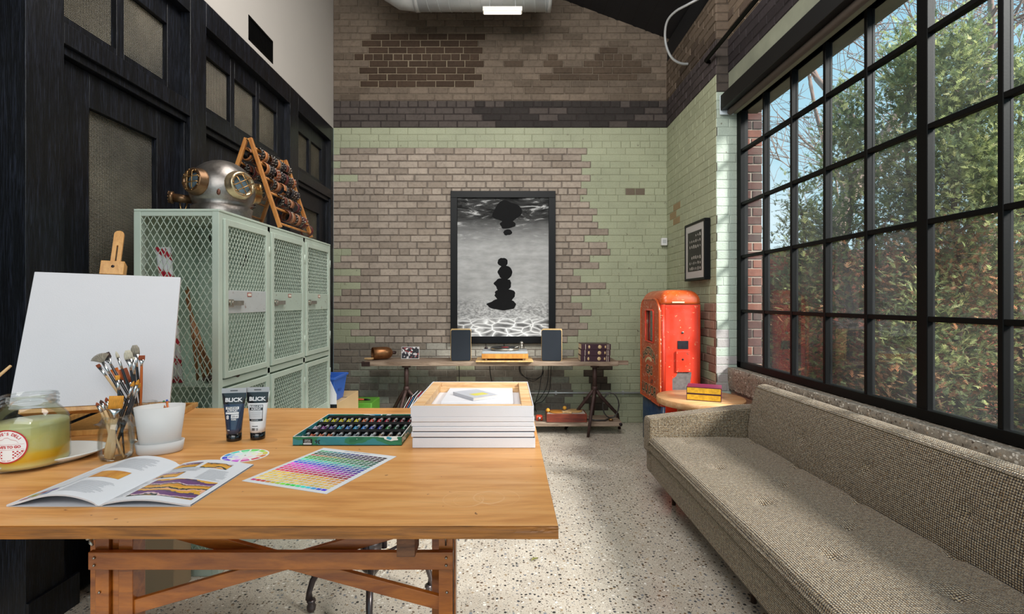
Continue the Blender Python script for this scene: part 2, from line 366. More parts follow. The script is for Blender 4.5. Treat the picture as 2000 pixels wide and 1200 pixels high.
def back_col(u, z, r, i):
    X = -1.95+u; x = CX+X*F/BW; y = CY-(z-EYE)*F/BW; k = hsh(r, i, 31); nn = noise.noise(Vector((X*1.3, z*2.2, 4)))
    if y < 197:
        bc = lin('#796b5e') if k > .15 else lin('#685b4f'); mc = lin('#73675a')
        if 700 < x < 940 and 68 < y < 176 and hsh(r*2, 1, 5)*40 < min(x-700, 960-x)+10: bc = lin('#4a3b30'); mc = lin('#8b7d6a')
        elif 1000 < x < 1260 and 95 < y < 160 and (k > .62 or nn > .22): bc = lin('#5a4c40')
        elif nn > .32: bc = vary(bc, .8)
        return bc, mc, .008, 0
    if y < 248: return (lin('#554d49') if x < 930 or k > .8 else lin('#3a3533')), lin('#37302f'), .006, 0
    if y < 284:
        return GREEN, GREENM, .004, 1
    if y < 672:
        if near(LB, y) < x < near(RB, y)-2: return lin('#ad9f92') if k > .3 else lin('#a09285'), lin('#7b7169'), .010, 0
        if abs(x-1243) < 14 and (y-386)**2 < 150: return lin('#6d5f50'), GREENM, .003, 1
        return GREEN, GREENM, .004, 1
    if x > 1112+30*nn and not (1150 < x < 1196 and y > 700 and k > .35): return (vary(GREEN, .9 if y < 830 else .7)), vary(GREENM, .85), .004, 1
    if 1150 < x < 1196: return lin('#4e453c'), lin('#3c352e'), .004, 0
    if y < 712: return lin('#a5a197') if nn < .1 else lin('#857b70'), lin('#77706a'), .006, 0
    if 896 < x < 922 and y < 765: return vary(GREEN, .85), GREENM, .004, 1
    return (lin('#7d766c') if k > .25 else lin('#8f9184')), lin('#8b857b'), .006, 0
bricks('wall_back', (-1.95, BW, 0), (1, 0, 0), (0, -1, 0), 3.81, 5.75, back_col, None, headers=(25, 34, 41, 19, 47, 54, 12, 5), phase=.03)
PY = 4.357
def right_col(u, z, r, i):
    k = hsh(r, i, 41); nn = noise.noise(Vector((u*1.7, z*1.3, 9)))
    if z > 3.64: return lin('#6b5d50') if nn < .2 else lin('#50443b'), lin('#6b5f52'), .008, 0
    if z > 3.33: return lin('#443c3c'), lin('#332e2e'), .006, 0
    if z < 1.35 and u > .95+.35*k: return lin('#85685a') if k > .5 else lin('#957868'), lin('#8d7a6b'), .006, 0
    if nn > .62: return lin('#97805f'), GREENM, .003, 1
    return vary(GREEN, .98), GREENM, .004, 1
bricks('wall_right', (1.80, BW, 0), (0, -1, 0), (-1, 0, 0), BW-PY, 4.05, right_col, None, headers=(5, 12, 19, 26, 33, 40, 47))
JP, JPM = lin('#adb9ac'), lin('#96a095')  # mint wall paint of the jamb, its strong light put into a paler colour
def jamb_col(u, z, r, i):
    if z > 3.60: return lin('#6f6053'), lin('#5a4e44'), .006, 0
    if z > 3.18: return lin('#4c443f'), lin('#3a3431'), .005, 0
    if z < 1.12 and hsh(r, i, 4) > .5: return lin('#a9a4a2'), JPM, .003, 1
    return JP, JPM, .004, 1
bricks('wall_pillar', (1.80, PY, 0), (1, 0, 0), (0, -1, 0), .215, 4.75, jamb_col, None, headers=(6, 13, 20, 27, 34, 41))
def upper_col(u, z, r, i):
    z += 3.33
    if z > 3.62: return lin('#7a6a5b') if hsh(r, i, 3) > .3 else lin('#5e5046'), lin('#83776a'), .008, 0
    return lin('#352f31'), lin('#2a2627'), .005, 0
bricks('wall_upper', (1.905, PY, 3.33), (0, -1, 0), (-1, 0, 0), 6.3, .98, upper_col, None)
def low_col(u, z, r, i): return (lin('#8c6a55') if hsh(r, i, 3) > .4 else lin('#a58673')), lin('#8f8276'), .006, 0
bricks('wall_sill', (1.925, PY, 0), (0, -1, 0), (-1, 0, 0), 6.3, .62, low_col, None)
LINT = plain('green grey lintel plaster', '#878a78', .7, var=.3, ns=4, bump=.3)
struct(MB().box((1.905, -1.9, 2.98), (2.15, PY, 3.33)).build('trim_1', LINT))
# rough sill with a broken front edge
mb = MB()
def sillf(a, b):
    Y = PY-.005-a*6.2; t = b*3; 
    if t < 1: p = Vector((1.905+0.0*t, Y, .615+(.80-.615)*t))
    elif t < 2: p = Vector((1.905+(t-1)*.10, Y, .80))
    else: p = Vector((2.005+(t-2)*.10, Y, .80))
    k = .007 if t < 1.01 else .003
    nz_ = noise.noise_vector(p*45)*k; return p+Vector((nz_.x-(.006 if .3 < t < 1.01 else 0), 0, nz_.z))
mb.smooth().grid(sillf, 620, 15); mb.smooth(False).box((1.915, -1.85, .60), (2.12, PY-.005, .79)); struct(mb.build('window_sill', AGG, fix=False))
# floor, ceiling, white wall, wooden partition
struct(MB().box((-2.6, -2.2, -.12), (2.05, BW+.1, 0)).build('floor', FLOOR))
def cz(X): return 4.318-.373*(X-1.80)
mb = MB(); x0, x1 = -2.4, 2.3
mb.add([(x0,-2.2,cz(x0)),(x1,-2.2,cz(x1)),(x1,BW+.1,cz(x1)),(x0,BW+.1,cz(x0)),(x0,-2.2,cz(x0)+.1),(x1,-2.2,cz(x1)+.1),(x1,BW+.1,cz(x1)+.1),(x0,BW+.1,cz(x0)+.1)],
       [(0,3,2,1),(4,5,6,7),(0,1,5,4),(1,2,6,5),(2,3,7,6),(3,0,4,7)])
n = N('black roof boards'); sp = n.n('SeparateXYZ'); n.l(n.co(), sp.inputs[0]); wv = n.math('FRACT', n.math('MULTIPLY', sp.outputs[0], 6.5))
n.base(n.mix(n.ramp(wv, [(.03, 0.0), (.05, 1.0)]), '#020203', n.mix(n.noise(4, (1, 6, 1)), '#0c0d12', '#191a20'))); n.set(.6); ROOF = n.m
struct(mb.build('ceiling', ROOF))
struct(MB().box((1.80, -1.9, 4.05), (1.98, BW, cz(1.98)+.02)).build('trim_2', BLACKPAINT))
LX = -1.95; WT = 3.308
mb = MB(); mb.box((LX-.12, 1.6, WT), (LX, 3.823, 5.72)); mb.box((LX-.12, 4.221, WT), (LX, BW, 5.72)); mb.box((LX-.12, 3.823, 3.532), (LX, 4.221, 5.72)); mb.box((LX-.12, 3.823, WT), (LX, 4.221, 3.343))
struct(mb.build('wall_left', WHITEWALL))
struct(MB().box((LX-.14, -2.0, WT), (LX, 1.6, 5.72)).build('wall_left_front', WHITEWALL))
g = thing('wall_vent', 'black slotted vent grille high in the white left wall', 'vent', (LX, 4.022, 3.4375))
mb = MB(); a, b = .199, .0945
for s_ in (-1, 1): mb.box((-.02, s_*a-.008*s_-.008, -b), (.003, s_*a-.008*s_+.008, b)); mb.box((-.02, -a, s_*b-.008*s_-.008), (.003, a, s_*b-.008*s_+.008))
mb.build('vent_frame', BLACKFRAME, g)
mb = MB()
for i in range(24): yy = -a+.02+i*(2*a-.04)/23; mb.box((-.015, yy-.002, -b+.01), (-.002, yy+.002, b-.01))
mb.build('vent_slat', BLACKFRAME, g); MB().box((-.06, -a, -b), (-.055, a, b)).build('vent_backing', BLACKPAINT, g)
# partition: posts and rails as one wall, doors and transom windows set back
PXF, PXR, GX = LX, LX-.055, LX-.07                                    # front face, recess face, glass
mb = MB(); TH = .14
def slab(y0, y1, z0, z1, x=PXF): mb.box((x-TH, y0, z0), (x, y1, z1))
slab(2.054, 2.234, 0, WT); slab(3.124, 3.289, 0, WT); slab(4.564, 4.743, 0, WT); slab(5.62, BW, 0, WT)
for a, b in ((2.234, 3.124), (3.289, 4.564), (4.743, 5.62)):
    slab(a, b, 3.15, WT); slab(a, b, 2.507, 2.60)
    mb.box((PXR-.02, a, 2.470), (PXF-.022, b, 2.507))                  # thin stop under the rail
    for yy in (a, b-.014): mb.box((PXR-.02, yy, 0), (PXF-.03, yy+.014, 2.48))
mb.box((LX-.45, 2.054, 0), (LX-.14, 2.09, WT)); mb.box((LX-.5, -2.0, 0), (LX-.42, 2.08, WT)); mb.box((LX-.42, -2.0, 3.2), (LX, 2.054, WT))
mb.box((LX-.16, 2.09, 0), (LX-.15, BW, WT))
struct(mb.build('wall_partition', BLACKOAK, bevel=.002, seg=1))
struct(MB().box((LX, 2.054, 0), (LX+.012, 2.30, .14)).build('baseboard_left', BLACKOAK))
dn = 0
for a, b, g0, g1 in ((2.248, 3.11, 2.379+.06, 2.86+.05), (3.303, 4.55, 3.57, 4.30), (4.757, 5.606, 4.93, 5.43)):
    dn += 1; mb = MB(); X1 = PXR-.004; X0 = X1-.05
    mb.box((X0, a+.002, .01), (X1, g0, 2.468)); mb.box((X0, g1, .01), (X1, b-.002, 2.468)); mb.box((X0, g0, 2.30), (X1, g1, 2.468)); mb.box((X0, g0, .01), (X1, g1, .85))
    d = struct(mb.build('door_%d' % dn, BLACKOAK, bevel=.002, seg=1))
    MB().box((X0+.012, g0, .85), (X0+.02, g1, 2.30)).build('glass', RGLASS, d)
wn = 1
for a, b, gl in ((2.234, 3.124, ((2.26, 2.61), (2.66, 3.0))), (3.289, 4.564, ((3.37, 3.685), (3.74, 4.06), (4.115, 4.43))), (4.743, 5.62, ((4.85, 5.15), (5.20, 5.50)))):
    wn += 1; mb = MB(); X1 = PXR-.004; X0 = X1-.05; z0, z1 = 2.60, 3.15
    es = [a]+[v for p in gl for v in p]+[b]
    for k in range(0, len(es), 2): mb.box((X0, es[k], z0), (X1, es[k+1], z1))
    for p, q in gl: mb.box((X0, p, z0), (X1, q, 2.665)); mb.box((X0, p, 3.01), (X1, q, z1))
    d = struct(mb.build('window_%d' % wn, BLACKOAK, bevel=.002, seg=1))
    for p, q in gl: MB().box((X0+.012, p, 2.665), (X0+.02, q, 3.01)).build('glass', RGLASS, d)
# big steel window
WXp = 1.98; VY = [4.30, 3.915, 3.535, 3.165, 2.80, 2.42, 2.035, 1.65, 1.27, .89, .50, .12]; HZ = [.845, 1.284, 1.744, 2.192, 2.645, 3.10]
mb = MB()
mb.box((WXp-.005, 4.285, .805), (WXp+.06, PY, 3.05)); mb.box((WXp-.005, .05, .805), (WXp+.055, PY, .855)); mb.box((WXp-.005, .05, 2.98), (WXp+.055, PY, 3.08)); mb.box((WXp-.005, .0, .805), (WXp+.06, .12, 3.05))
for i, y in enumerate(VY[1:-1]):
    wd = .032 if y in (2.42, .89) else .0125
    mb.box((WXp, y-wd, .84), (WXp+.03, y+wd, 3.0)); mb.box((WXp+.034, y-wd*.6, .84), (WXp+.05, y+wd*.6, 3.0))
for z in HZ[1:-1]: mb.box((WXp+.003, .1, z-.013), (WXp+.028, 4.3, z+.013)); mb.box((WXp+.034, .1, z-.008), (WXp+.05, 4.3, z+.008))
wf = struct(mb.build('window_1', BLACKFRAME, bevel=.0025, seg=1))
PANE = glassy('window glass', (.97, .985, .99, 1), .035, .01)
_t = PANE.node_tree; _o = next(q for q in _t.nodes if q.type == 'OUTPUT_MATERIAL'); _src = _o.inputs[0].links[0].from_socket
_d = _t.nodes.new('ShaderNodeBsdfTranslucent'); _d.inputs[0].default_value = (.9, .93, .95, 1); _m = _t.nodes.new('ShaderNodeMixShader'); _n = _t.nodes.new('ShaderNodeTexNoise'); _n.inputs['Scale'].default_value = 1.6; _n.inputs['Detail'].default_value = 5
_r = _t.nodes.new('ShaderNodeMapRange'); _r.inputs[1].default_value = .35; _r.inputs[2].default_value = .75; _r.inputs[3].default_value = .002; _r.inputs[4].default_value = .014   # dust and a pale haze mixed into the panes
_c = _t.nodes.new('ShaderNodeTexCoord'); _t.links.new(_c.outputs['Object'], _n.inputs['Vector']); _t.links.new(_n.outputs[0], _r.inputs[0]); _t.links.new(_r.outputs[0], _m.inputs[0]); _t.links.new(_src, _m.inputs[1]); _t.links.new(_d.outputs[0], _m.inputs[2]); _t.links.new(_m.outputs[0], _o.inputs[0])
MB().box((WXp+.029, .1, .84), (WXp+.033, 4.3, 3.0)).build('glass', PANE, wf)
bricks('wall_front_right', (1.905, .0, 0), (0, -1, 0), (-1, 0, 0), 1.9, 3.33, lambda u, z, r, i: (GREEN, GREENM, .004, 1), None)
# ---------------------------------------------------------------- outside the window
n = N('leaf litter'); c = n.ramp(n.noise(14, detail=8, rough=.7), [(.3, '#3a2a20'), (.5, '#6b4e3a'), (.7, '#8f7358')]); n.base(c); n.set(.9); n.bump(n.noise(30, detail=8), 1, .03)
struct(MB().box((2.1, -8, -.14), (30, 30, -.02)).build('ground', n.m))
def dark_col(u, z, r, i): k = hsh(r, i, 8); return (lin('#5b3a34') if k < .4 else lin('#47302d') if k < .7 else lin('#7a4a3c')), lin('#a39486'), .008, 0
def red_col(u, z, r, i): k = hsh(r, i, 8); return (lin('#a45a44') if k < .35 else lin('#84493a') if k < .75 else lin('#6b4438')), lin('#7c6a5e'), .009, 0
bricks('wall_outside_pier', (2.03, 4.42, 0), (1, 0, 0), (0, -1, 0), .19, 4.3, dark_col, None)
o = bricks('wall_outside_return', (2.22, 4.42, 0), (0, 1, 0), (1, 0, 0), 1.6, 4.3, dark_col, None)
bricks('wall_garden', (2.27, 6.05, 0), (1, 0, 0), (0, -1, 0), 4.4, 1.98, red_col, None)
bricks('wall_garden_side', (5.6, 5.64, 0), (0, -1, 0), (-1, 0, 0), 8, 1.98, red_col, None)
n = N('conifer foliage'); n.base(n.attr()); n.set(.6, spec=.3); tl = n.n('BsdfTranslucent'); n.l(n.attr(), tl.inputs[0]); ms = n.n('MixShader'); ms.inputs[0].default_value = .55; n.l(n.p.outputs[0], ms.inputs[1]); n.l(tl.outputs[0], ms.inputs[2]); n.l(ms.outputs[0], n.o.inputs[0]); LEAF = n.m
BARK = plain('bark', '#6d5a50', .9, var=.45, ns=12, bump=.8, bs=40)
BARKP = plain('pale bark', '#9c8378', .9, var=.3, ns=9, bump=.5, bs=40)
def conifer(name, label, X, Y, H, R, count, bare=.35, seed=1):
    rnd = random.Random(seed); t = thing(name, label, 'tree', (X, Y, -.02))
    mb = MB().smooth(); pts = [(0.03*sin(k*1.7+seed), .03*cos(k*2.1+seed), k*H/9) for k in range(9)]
    mb.tube(pts, [.05*(1-k/10) for k in range(9)], 7); mb.build('trunk', BARK, t)
    mb = MB().smooth()
    for k in range(46):
        z = H*(.05+.85*rnd.random()); a = rnd.random()*2*pi; rr = R*(1.05-z/H)*(.7+.4*rnd.random()); p = Vector((0, 0, z)); pp = [p]
        for q in range(4): p = p+Vector((cos(a)*rr/4+(rnd.random()-.5)*.06, sin(a)*rr/4+(rnd.random()-.5)*.06, rr*.12*(1 if z/H > .3 else -.1)+(rnd.random()-.3)*.04)); pp.append(p)
        mb.tube(pp, [.010, .008, .006, .004, .002], 4)
    mb.build('branch', BARKP, t)
    mb = MB(); cl = [(lin('#93a070'), .3), (lin('#abb47a'), .5), (lin('#7d8a66'), .68), (lin('#c2c688'), .86), (lin('#dedba6'), 1)]
    brown = [lin('#c08a66'), lin('#a0765a'), lin('#d2a680')]
    clumps = []
    for k in range(230):
        z = H*(1-rnd.random()**.85*.97); f = z/H; rr = R*(1.0 if f < .3 else max(.05, (1-((f-.3)/.72)**1.05)))*1.15*(.45+.6*rnd.random()**.5); a = rnd.random()*2*pi
        if f < bare and rnd.random() < .5: continue
        clumps.append((cos(a)*rr, sin(a)*rr, z, rnd.random()))
    clumps.append((0, 0, H, .3))
    for k in range(count):
        cx_, cy_, cz_, ck = clumps[rnd.randrange(len(clumps))]; s_ = .11+.05*ck
        p = Vector((cx_+rnd.gauss(0, s_*.8), cy_+rnd.gauss(0, s_*.8), cz_+rnd.gauss(0, s_*.9)))
        if p.z < .03: p.z = .03+rnd.random()*.2
        dead = (p.z/H < .55 and rnd.random() < .6*(ck > .45)+.12); v = rnd.random()
        c = brown[rnd.randrange(3)] if dead else next(q for q, h in cl if (v*.6+ck*.4) <= h)
        mb.col = vary(c, .7+.6*rnd.random()); out = Vector((p.x, p.y, .25*R+.15*rnd.random()))+Vector((rnd.gauss(0, .25), rnd.gauss(0, .25), rnd.gauss(0, .2))); out.normalize()
        sd = out.cross(Vector((rnd.random()-.5, rnd.random()-.5, 1))).normalized(); ln = .045+.04*rnd.random()
        up_ = sd.cross(out); wd_ = ln*.07
        mb.add([p-sd*wd_, p+sd*wd_, p+out*ln*1.25], [(0, 1, 2)])
        for q in range(4):
            b_ = p+out*ln*(.12+.24*q); sg = 1 if q % 2 else -1
            for s2 in (sg, -sg):
                an = .55+.25*rnd.random(); dd_ = out*cos(an)+sd*sin(an)*s2+up_*(rnd.random()-.5)*.5; l2 = ln*(.62-.11*q)*(.7+.5*rnd.random()); mb.add([b_-dd_.cross(up_)*wd_*1.1, b_+dd_.cross(up_)*wd_*1.1, b_+dd_*l2], [(0, 1, 2)])
    mb.build('foliage', LEAF, t, fix=False); return t
conifer('conifer_tree', 'conifer with a rounded dark crown, leftmost of the tall hedge trees', 3.47, 5.15, 3.50, .44, 7500, .25, 3)
conifer('conifer_tree', 'pointed conifer behind the wide dark window post', 3.92, 4.95, 3.92, .44, 8000, .3, 5)
conifer('conifer_tree', 'tallest looking conifer in the panes just right of the wide window post', 4.05, 4.55, 3.80, .46, 9000, .3, 8)
conifer('conifer_tree', 'conifer with drooping green sprays at the right edge of the view', 4.45, 4.38, 3.55, .54, 9000, .15, 11)
conifer('conifer_tree', 'low loose conifer in front of the red brick garden wall', 3.05, 5.25, 2.62, .34, 3200, .1, 14)
conifer('conifer_tree', 'short conifer at the foot of the two tall ones', 3.55, 4.35, 1.5, .42, 2600, .0, 17)
conifer('conifer_tree', 'far conifer filling the gap between the hedge trees', 4.6, 5.0, 3.3, .5, 5000, .1, 19)
def bare_tree(name, label, base, dirn, L0, r0, depth, seed, mat):
    rnd = random.Random(seed); t = thing(name, label, 'tree', base); trunk = MB().smooth(); br = MB().smooth()
    def grow(p, d, L_, r, k):
        pp = [p]; n_ = 4; rs = [r]
        for i in range(n_):
            d = (d+Vector((rnd.gauss(0, .13), rnd.gauss(0, .13), rnd.gauss(.03, .10)))).normalized(); p = p+d*L_/n_; pp.append(p); rs.append(r*(1-.42*(i+1)/n_))
        (trunk if k == depth else br).tube(pp, rs, 8 if k >= depth-1 else 4)
        if k == 0: return
        for j in range(3 if k > 1 else 4):
            i = rnd.randrange(1, n_+1) if j else n_
            a = Vector((rnd.gauss(0, 1), rnd.gauss(0, 1), rnd.gauss(.25, .7))).normalized()
            grow(pp[i], (d*.75+a*.75).normalized(), L_*(.62+.2*rnd.random()), max(rs[i]*.62, .006), k-1)
    grow(Vector((0, 0, 0)), Vector(dirn).normalized(), L0, r0, depth)
    trunk.build('trunk', mat, t, fix=False); br.build('branch', mat, t, fix=False); return t
bare_tree('bare_tree', 'leafless tree with a thick leaning trunk behind the hedge', (3.9, 7.6, -.02), (.38, .0, 1), 4.2, .17, 6, 4, BARKP)
bare_tree('bare_tree', 'leafless tree with reddish twigs seen high in the right hand panes', (7.2, 7.2, -.02), (-.1, 0, 1), 3.6, .15, 6, 9, BARKP)
bare_tree('bare_tree', 'leafless tree with fine twigs, farthest from the window', (6.6, 10.5, -.02), (.1, -.1, 1), 3.8, .14, 6, 21, BARKP)
# ---------------------------------------------------------------- wire mesh locker
def lattice(mb, u0, u1, v0, v1, du, dv, P, r=.0016, depth=.0012):
    """expanded metal: zigzag strands; P maps (u, v) to a point"""
    nu = max(1, round((u1-u0)/du)); nv = max(1, round((v1-v0)/dv)); du = (u1-u0)/nu; dv = (v1-v0)/nv
    nrm = (P(u1, v0)-P(u0, v0)).cross(P(u0, v1)-P(u0, v0)).normalized()
    for i in range(nu+1):
        for j in range(nv):
            for s in (-1, 1):
                a = (i-.0)*du+u0; b = a+s*du/2
                if b < u0-1e-4 or b > u1+1e-4: continue
                for (p0, q0), (p1, q1) in (((a, v0+j*dv), (b, v0+(j+.5)*dv)), ((b, v0+(j+.5)*dv), (a, v0+(j+1)*dv))):
                    A = P(p0, q0); B = P(p1, q1); d = (B-A).normalized(); w_ = nrm.cross(d)*r; h = nrm*depth
                    mb.add([A-w_-h, A+w_-h, B+w_-h, B-w_-h, A-w_+h, A+w_+h, B+w_+h, B-w_+h], [(0,1,2,3),(7,6,5,4),(0,4,5,1),(3,2,6,7),(0,3,7,4),(1,5,6,2)])
LX0, LX1, LY0, LY1, LH = -1.853, -1.430, 2.516, 4.105, 1.827
lk = thing('mesh_locker', 'tall mint green steel locker with wire mesh doors under the diving helmet', 'locker', ((LX0+LX1)/2, (LY0+LY1)/2, 0))
def W(m, name, mat, parent=lk, **k): return m.build(name, mat, parent, world=True, **k)
cols_ = [LY0, LY0+.53, LY0+1.06, LY1]
mb = MB(); P_ = .035
for y in (LY0, LY1-P_):
    for x in (LX0, LX1-P_): mb.box((x, y, 0), (x+P_, y+P_, LH-.0125))
for z in (.075, .935, LH-P_-.0125):
    mb.box((LX1-P_+.004, LY0+P_, z), (LX1-.001, LY1-P_, z+P_)); 
for z in (LH-P_,): mb.box((LX0+P_, LY0+.002, z), (LX1-P_, LY0+.012, z+P_-.0125)); 
mb.box((LX0+P_, LY0+.002, 0), (LX1-P_, LY0+.012, .09)); mb.box((LX1-.022, LY0+P_, .0), (LX1-.006, LY1-P_, .08))
for y in cols_[1:-1]: mb.box((LX1-P_+.004, y-.016, .08), (LX1-.001, y+.016, LH-.0125))
mb.box((LX0, LY0, LH-.012), (LX1+.002, LY1, LH))
W(mb, 'frame', MINTPALE, bevel=.002, seg=1)
mb = MB(); mb.box((LX0, LY0+.01, .05), (LX0+.004, LY1-.01, LH-.01)); mb.box((LX0, LY1-.008, .05), (LX1-P_, LY1-.004, LH-.01)); W(mb, 'back_panel', MINTIN)
mb = MB()
for y in cols_[1:-1]: mb.box((LX0+.005, y-.003, .08), (LX1-P_, y+.001, LH-.02))
W(mb, 'partition', MINTIN)
for z in (.09, .94): W(MB().box((LX0+.006, LY0+.012, z), (LX1-P_, LY1-.01, z+.006)), 'shelf', MINTIN)
mb = MB(); lattice(mb, LX0+.03, LX1-.03, .07, LH-.03, .033, .057, lambda u, v: Vector((u, LY0+.006, v)), .0015); W(mb, 'side_mesh', MINTPALE, fix=False)
for i in range(3):
    a, b = cols_[i]+.020, cols_[i+1]-.020
    for z0, z1, up in ((.12, .925, 0), (.978, 1.785, 1)):
        if i == 0: a = cols_[0]+.04
        if i == 2: b = cols_[3]-.04
        mb = MB(); x0, x1 = LX1-.006, LX1+.010; fw = .032
        mb.box((x0, a, z0), (x1, a+fw, z1)); mb.box((x0, b-fw, z0), (x1, b, z1)); mb.box((x0, a+fw, z0), (x1, b-fw, z0+fw)); mb.box((x0, a+fw, z1-fw), (x1, b-fw, z1))
        d = W(mb, 'door', MINTPALE, bevel=.002, seg=1)
        pz0, pz1 = (1.305, 1.425) if up else (.45, .57)
        mb = MB(); mb.box((LX1-.002, a+fw, pz0), (LX1+.007, b-fw, pz1)); pm = worn('locker lock plate %d%d' % (i, up), '#c4c8c8' if i == 0 else '#bccbbd', '#6d6258', '#7a4a33', .4, s1=16, lo=.60)
        mb.build('lock_plate', pm, d, world=True, bevel=.002, seg=1)
        mb = MB()
        for q0, q1 in ((z0+fw, pz0), (pz1, z1-fw)): mb = MB(); lattice(mb, a+fw-.002, b-fw+.002, q0, q1, .0285, .046, lambda u, v: Vector((LX1+.001, u, v)), .0017); mb.build('door_mesh', MINTPALE, d, world=True, fix=False)
        if up:
            zc = (pz0+pz1)/2-.005; mb = MB(); ya = a+fw+.02
            mb.smooth().cyl((LX1+.007, ya, zc), (LX1+.026, ya, zc), .013, .011, 14); mb.smooth(False).box((LX1+.016, ya-.018, zc-.013), (LX1+.024, ya+.105, zc+.011)); mb.box((LX1+.007, ya+.085, zc-.008), (LX1+.018, ya+.1, zc+.006))
            mb.box((LX1+.007, ya-.022, zc-.022), (LX1+.010, ya+.03, zc+.018)); mb.build('handle', CHROME, d, world=True, bevel=.002)
            mb = MB(); yn = (a+b)/2+.01; mb.color('#a33a2c').box((LX1+.0072, yn-.022, pz1-.032), (LX1+.0085, yn+.022, pz1-.010)); mb.color('#e8e2d4').box((LX1+.0080, yn-.018, pz1-.028), (LX1+.0092, yn+.018, pz1-.014))
            mb.build('number_card', vcol('locker number card', .5), d, world=True)
        mb = MB().smooth()
        for z in (z0+.12, z1-.12): mb.cyl((LX1+.008, b+.006, z-.03), (LX1+.008, b+.006, z+.03), .006, n=8)
        mb.build('hinge', MINTPALE, d, world=True)
for k, (x, z) in enumerate(((-1.74, 1.74), (-1.70, 1.62), (-1.56, 1.60))):
    mb = MB().smooth(); y = 3.03
    mb.tube([(x, y, z+.03), (x, y-.01, z-.01), (x, y-.045, z-.03), (x, y-.06, z-.005), (x, y-.062, z+.012)], .004, 6); mb.box((x-.008, y-.001, z+.01), (x+.008, y+.003, z+.05)); W(mb, 'coat_hook', IRON)
DKW = wood('stick wood', '#9b6a3c', '#5d3a20', (12, 12, 1.5), 5)
for k, (x, z, tx, ln) in enumerate(((-1.62, .947, -.085, .50), (-1.585, .947, -.13, .48), (-1.555, .947, -.16, .44), (-1.53, .947, -.17, .40))):
    t = thing('wooden_stick', ['brown wooden stick leaning leftmost in the locker behind the mesh side', 'second brown stick from the left leaning in the locker', 'third brown stick from the left leaning in the locker', 'shortest brown stick leaning rightmost in the locker'][k], 'stick', (x, 2.66, z), group='brown sticks leaning inside the locker')
    MB().smooth().tube([(0, 0, .004), (tx*.5, .02, ln*.5), (tx, .05, ln)], [.008, .007, .005], 8).build('shaft', DKW, t)
STR = N('red and white stripes'); sp = STR.n('SeparateXYZ'); STR.l(STR.co(), sp.inputs[0])
wv = STR.math('FRACT', STR.math('ADD', STR.math('MULTIPLY', sp.outputs[2], 11.0), STR.math('MULTIPLY', sp.outputs[0], 14.0))); STR.base(STR.mix(STR.ramp(wv, [(.3, 0.0), (.32, 1.0)]), '#b32a3a', '#e4e2e4')); STR.set(.35)
for k, (x0, x1) in enumerate(((-1.705, -1.795), (-1.690, -1.765), (-1.672, -1.745))):
    t = thing('striped_stick', ['left red and white striped stick in the top of the locker', 'middle red and white striped stick in the top of the locker', 'right red and white striped stick in the top of the locker'][k], 'stick', (x0, 2.60, .947), group='red and white sticks in the locker')
    MB().smooth().tube([(0, 0, .003), ((x1-x0)*.6, 0.01, .42), (x1-x0-.02, .04, .70)], [.012, .012, .014], 10).build('shaft', STR.m, t)
t = thing('leather_glove', 'dark crumpled leather glove on the locker shelf behind the mesh', 'glove', (-1.50, 2.70, .948))
mb = MB().smooth()
def gl(u, v): a = u*2*pi; b = (v-.5)*pi; p = Vector((cos(a)*cos(b)*.075, sin(a)*cos(b)*.05, sin(b)*.022+.024)); return p+noise.noise_vector(p*30)*.008
mb.grid(gl, 20, 10); mb.build('palm', plain('dark leather', '#3b2a22', .5, bump=.4), t)
for k in range(4): MB().smooth().tube([(-.05+k*.02, -.03, .02), (-.06+k*.024, -.07, .022), (-.062+k*.026, -.10, .012)], [.012, .011, .007], 7).build('finger', bpy.data.materials['dark leather'], t)
# ---------------------------------------------------------------- diving helmet
HC = Vector((-1.60, 2.85, LH)); dh = thing('diving_helmet', 'round metal diving helmet with brass portholes standing on the locker', 'helmet', HC, (0, 0, 0))
STEEL = N('tinned steel'); a = STEEL.noise(6, detail=7, rough=.7); STEEL.base(STEEL.ramp(a, [(.3, '#6d6763'), (.55, '#938d88'), (.75, '#5f4c3f')])); STEEL.set(STEEL.ramp(a, [(.35, .28), (.7, .48)]), .9); STEEL.bump(STEEL.noise(11, detail=3), .35, .01); STEEL = STEEL.m
R_ = .168
mb = MB().smooth(); prof = [(.150, 0), (.152, .012), (.148, .03), (.156, .06)]
for k in range(13): t = -.62+k*(pi/2+.62-.02)/12; prof.append((R_*cos(t), .165+R_*.98*sin(t)))
mb.lathe(prof, 40); mb.build('dome', STEEL, dh)
GLS = plain('porthole glass', '#6f8796', .06, var=.5, ns=18, coat=.5)
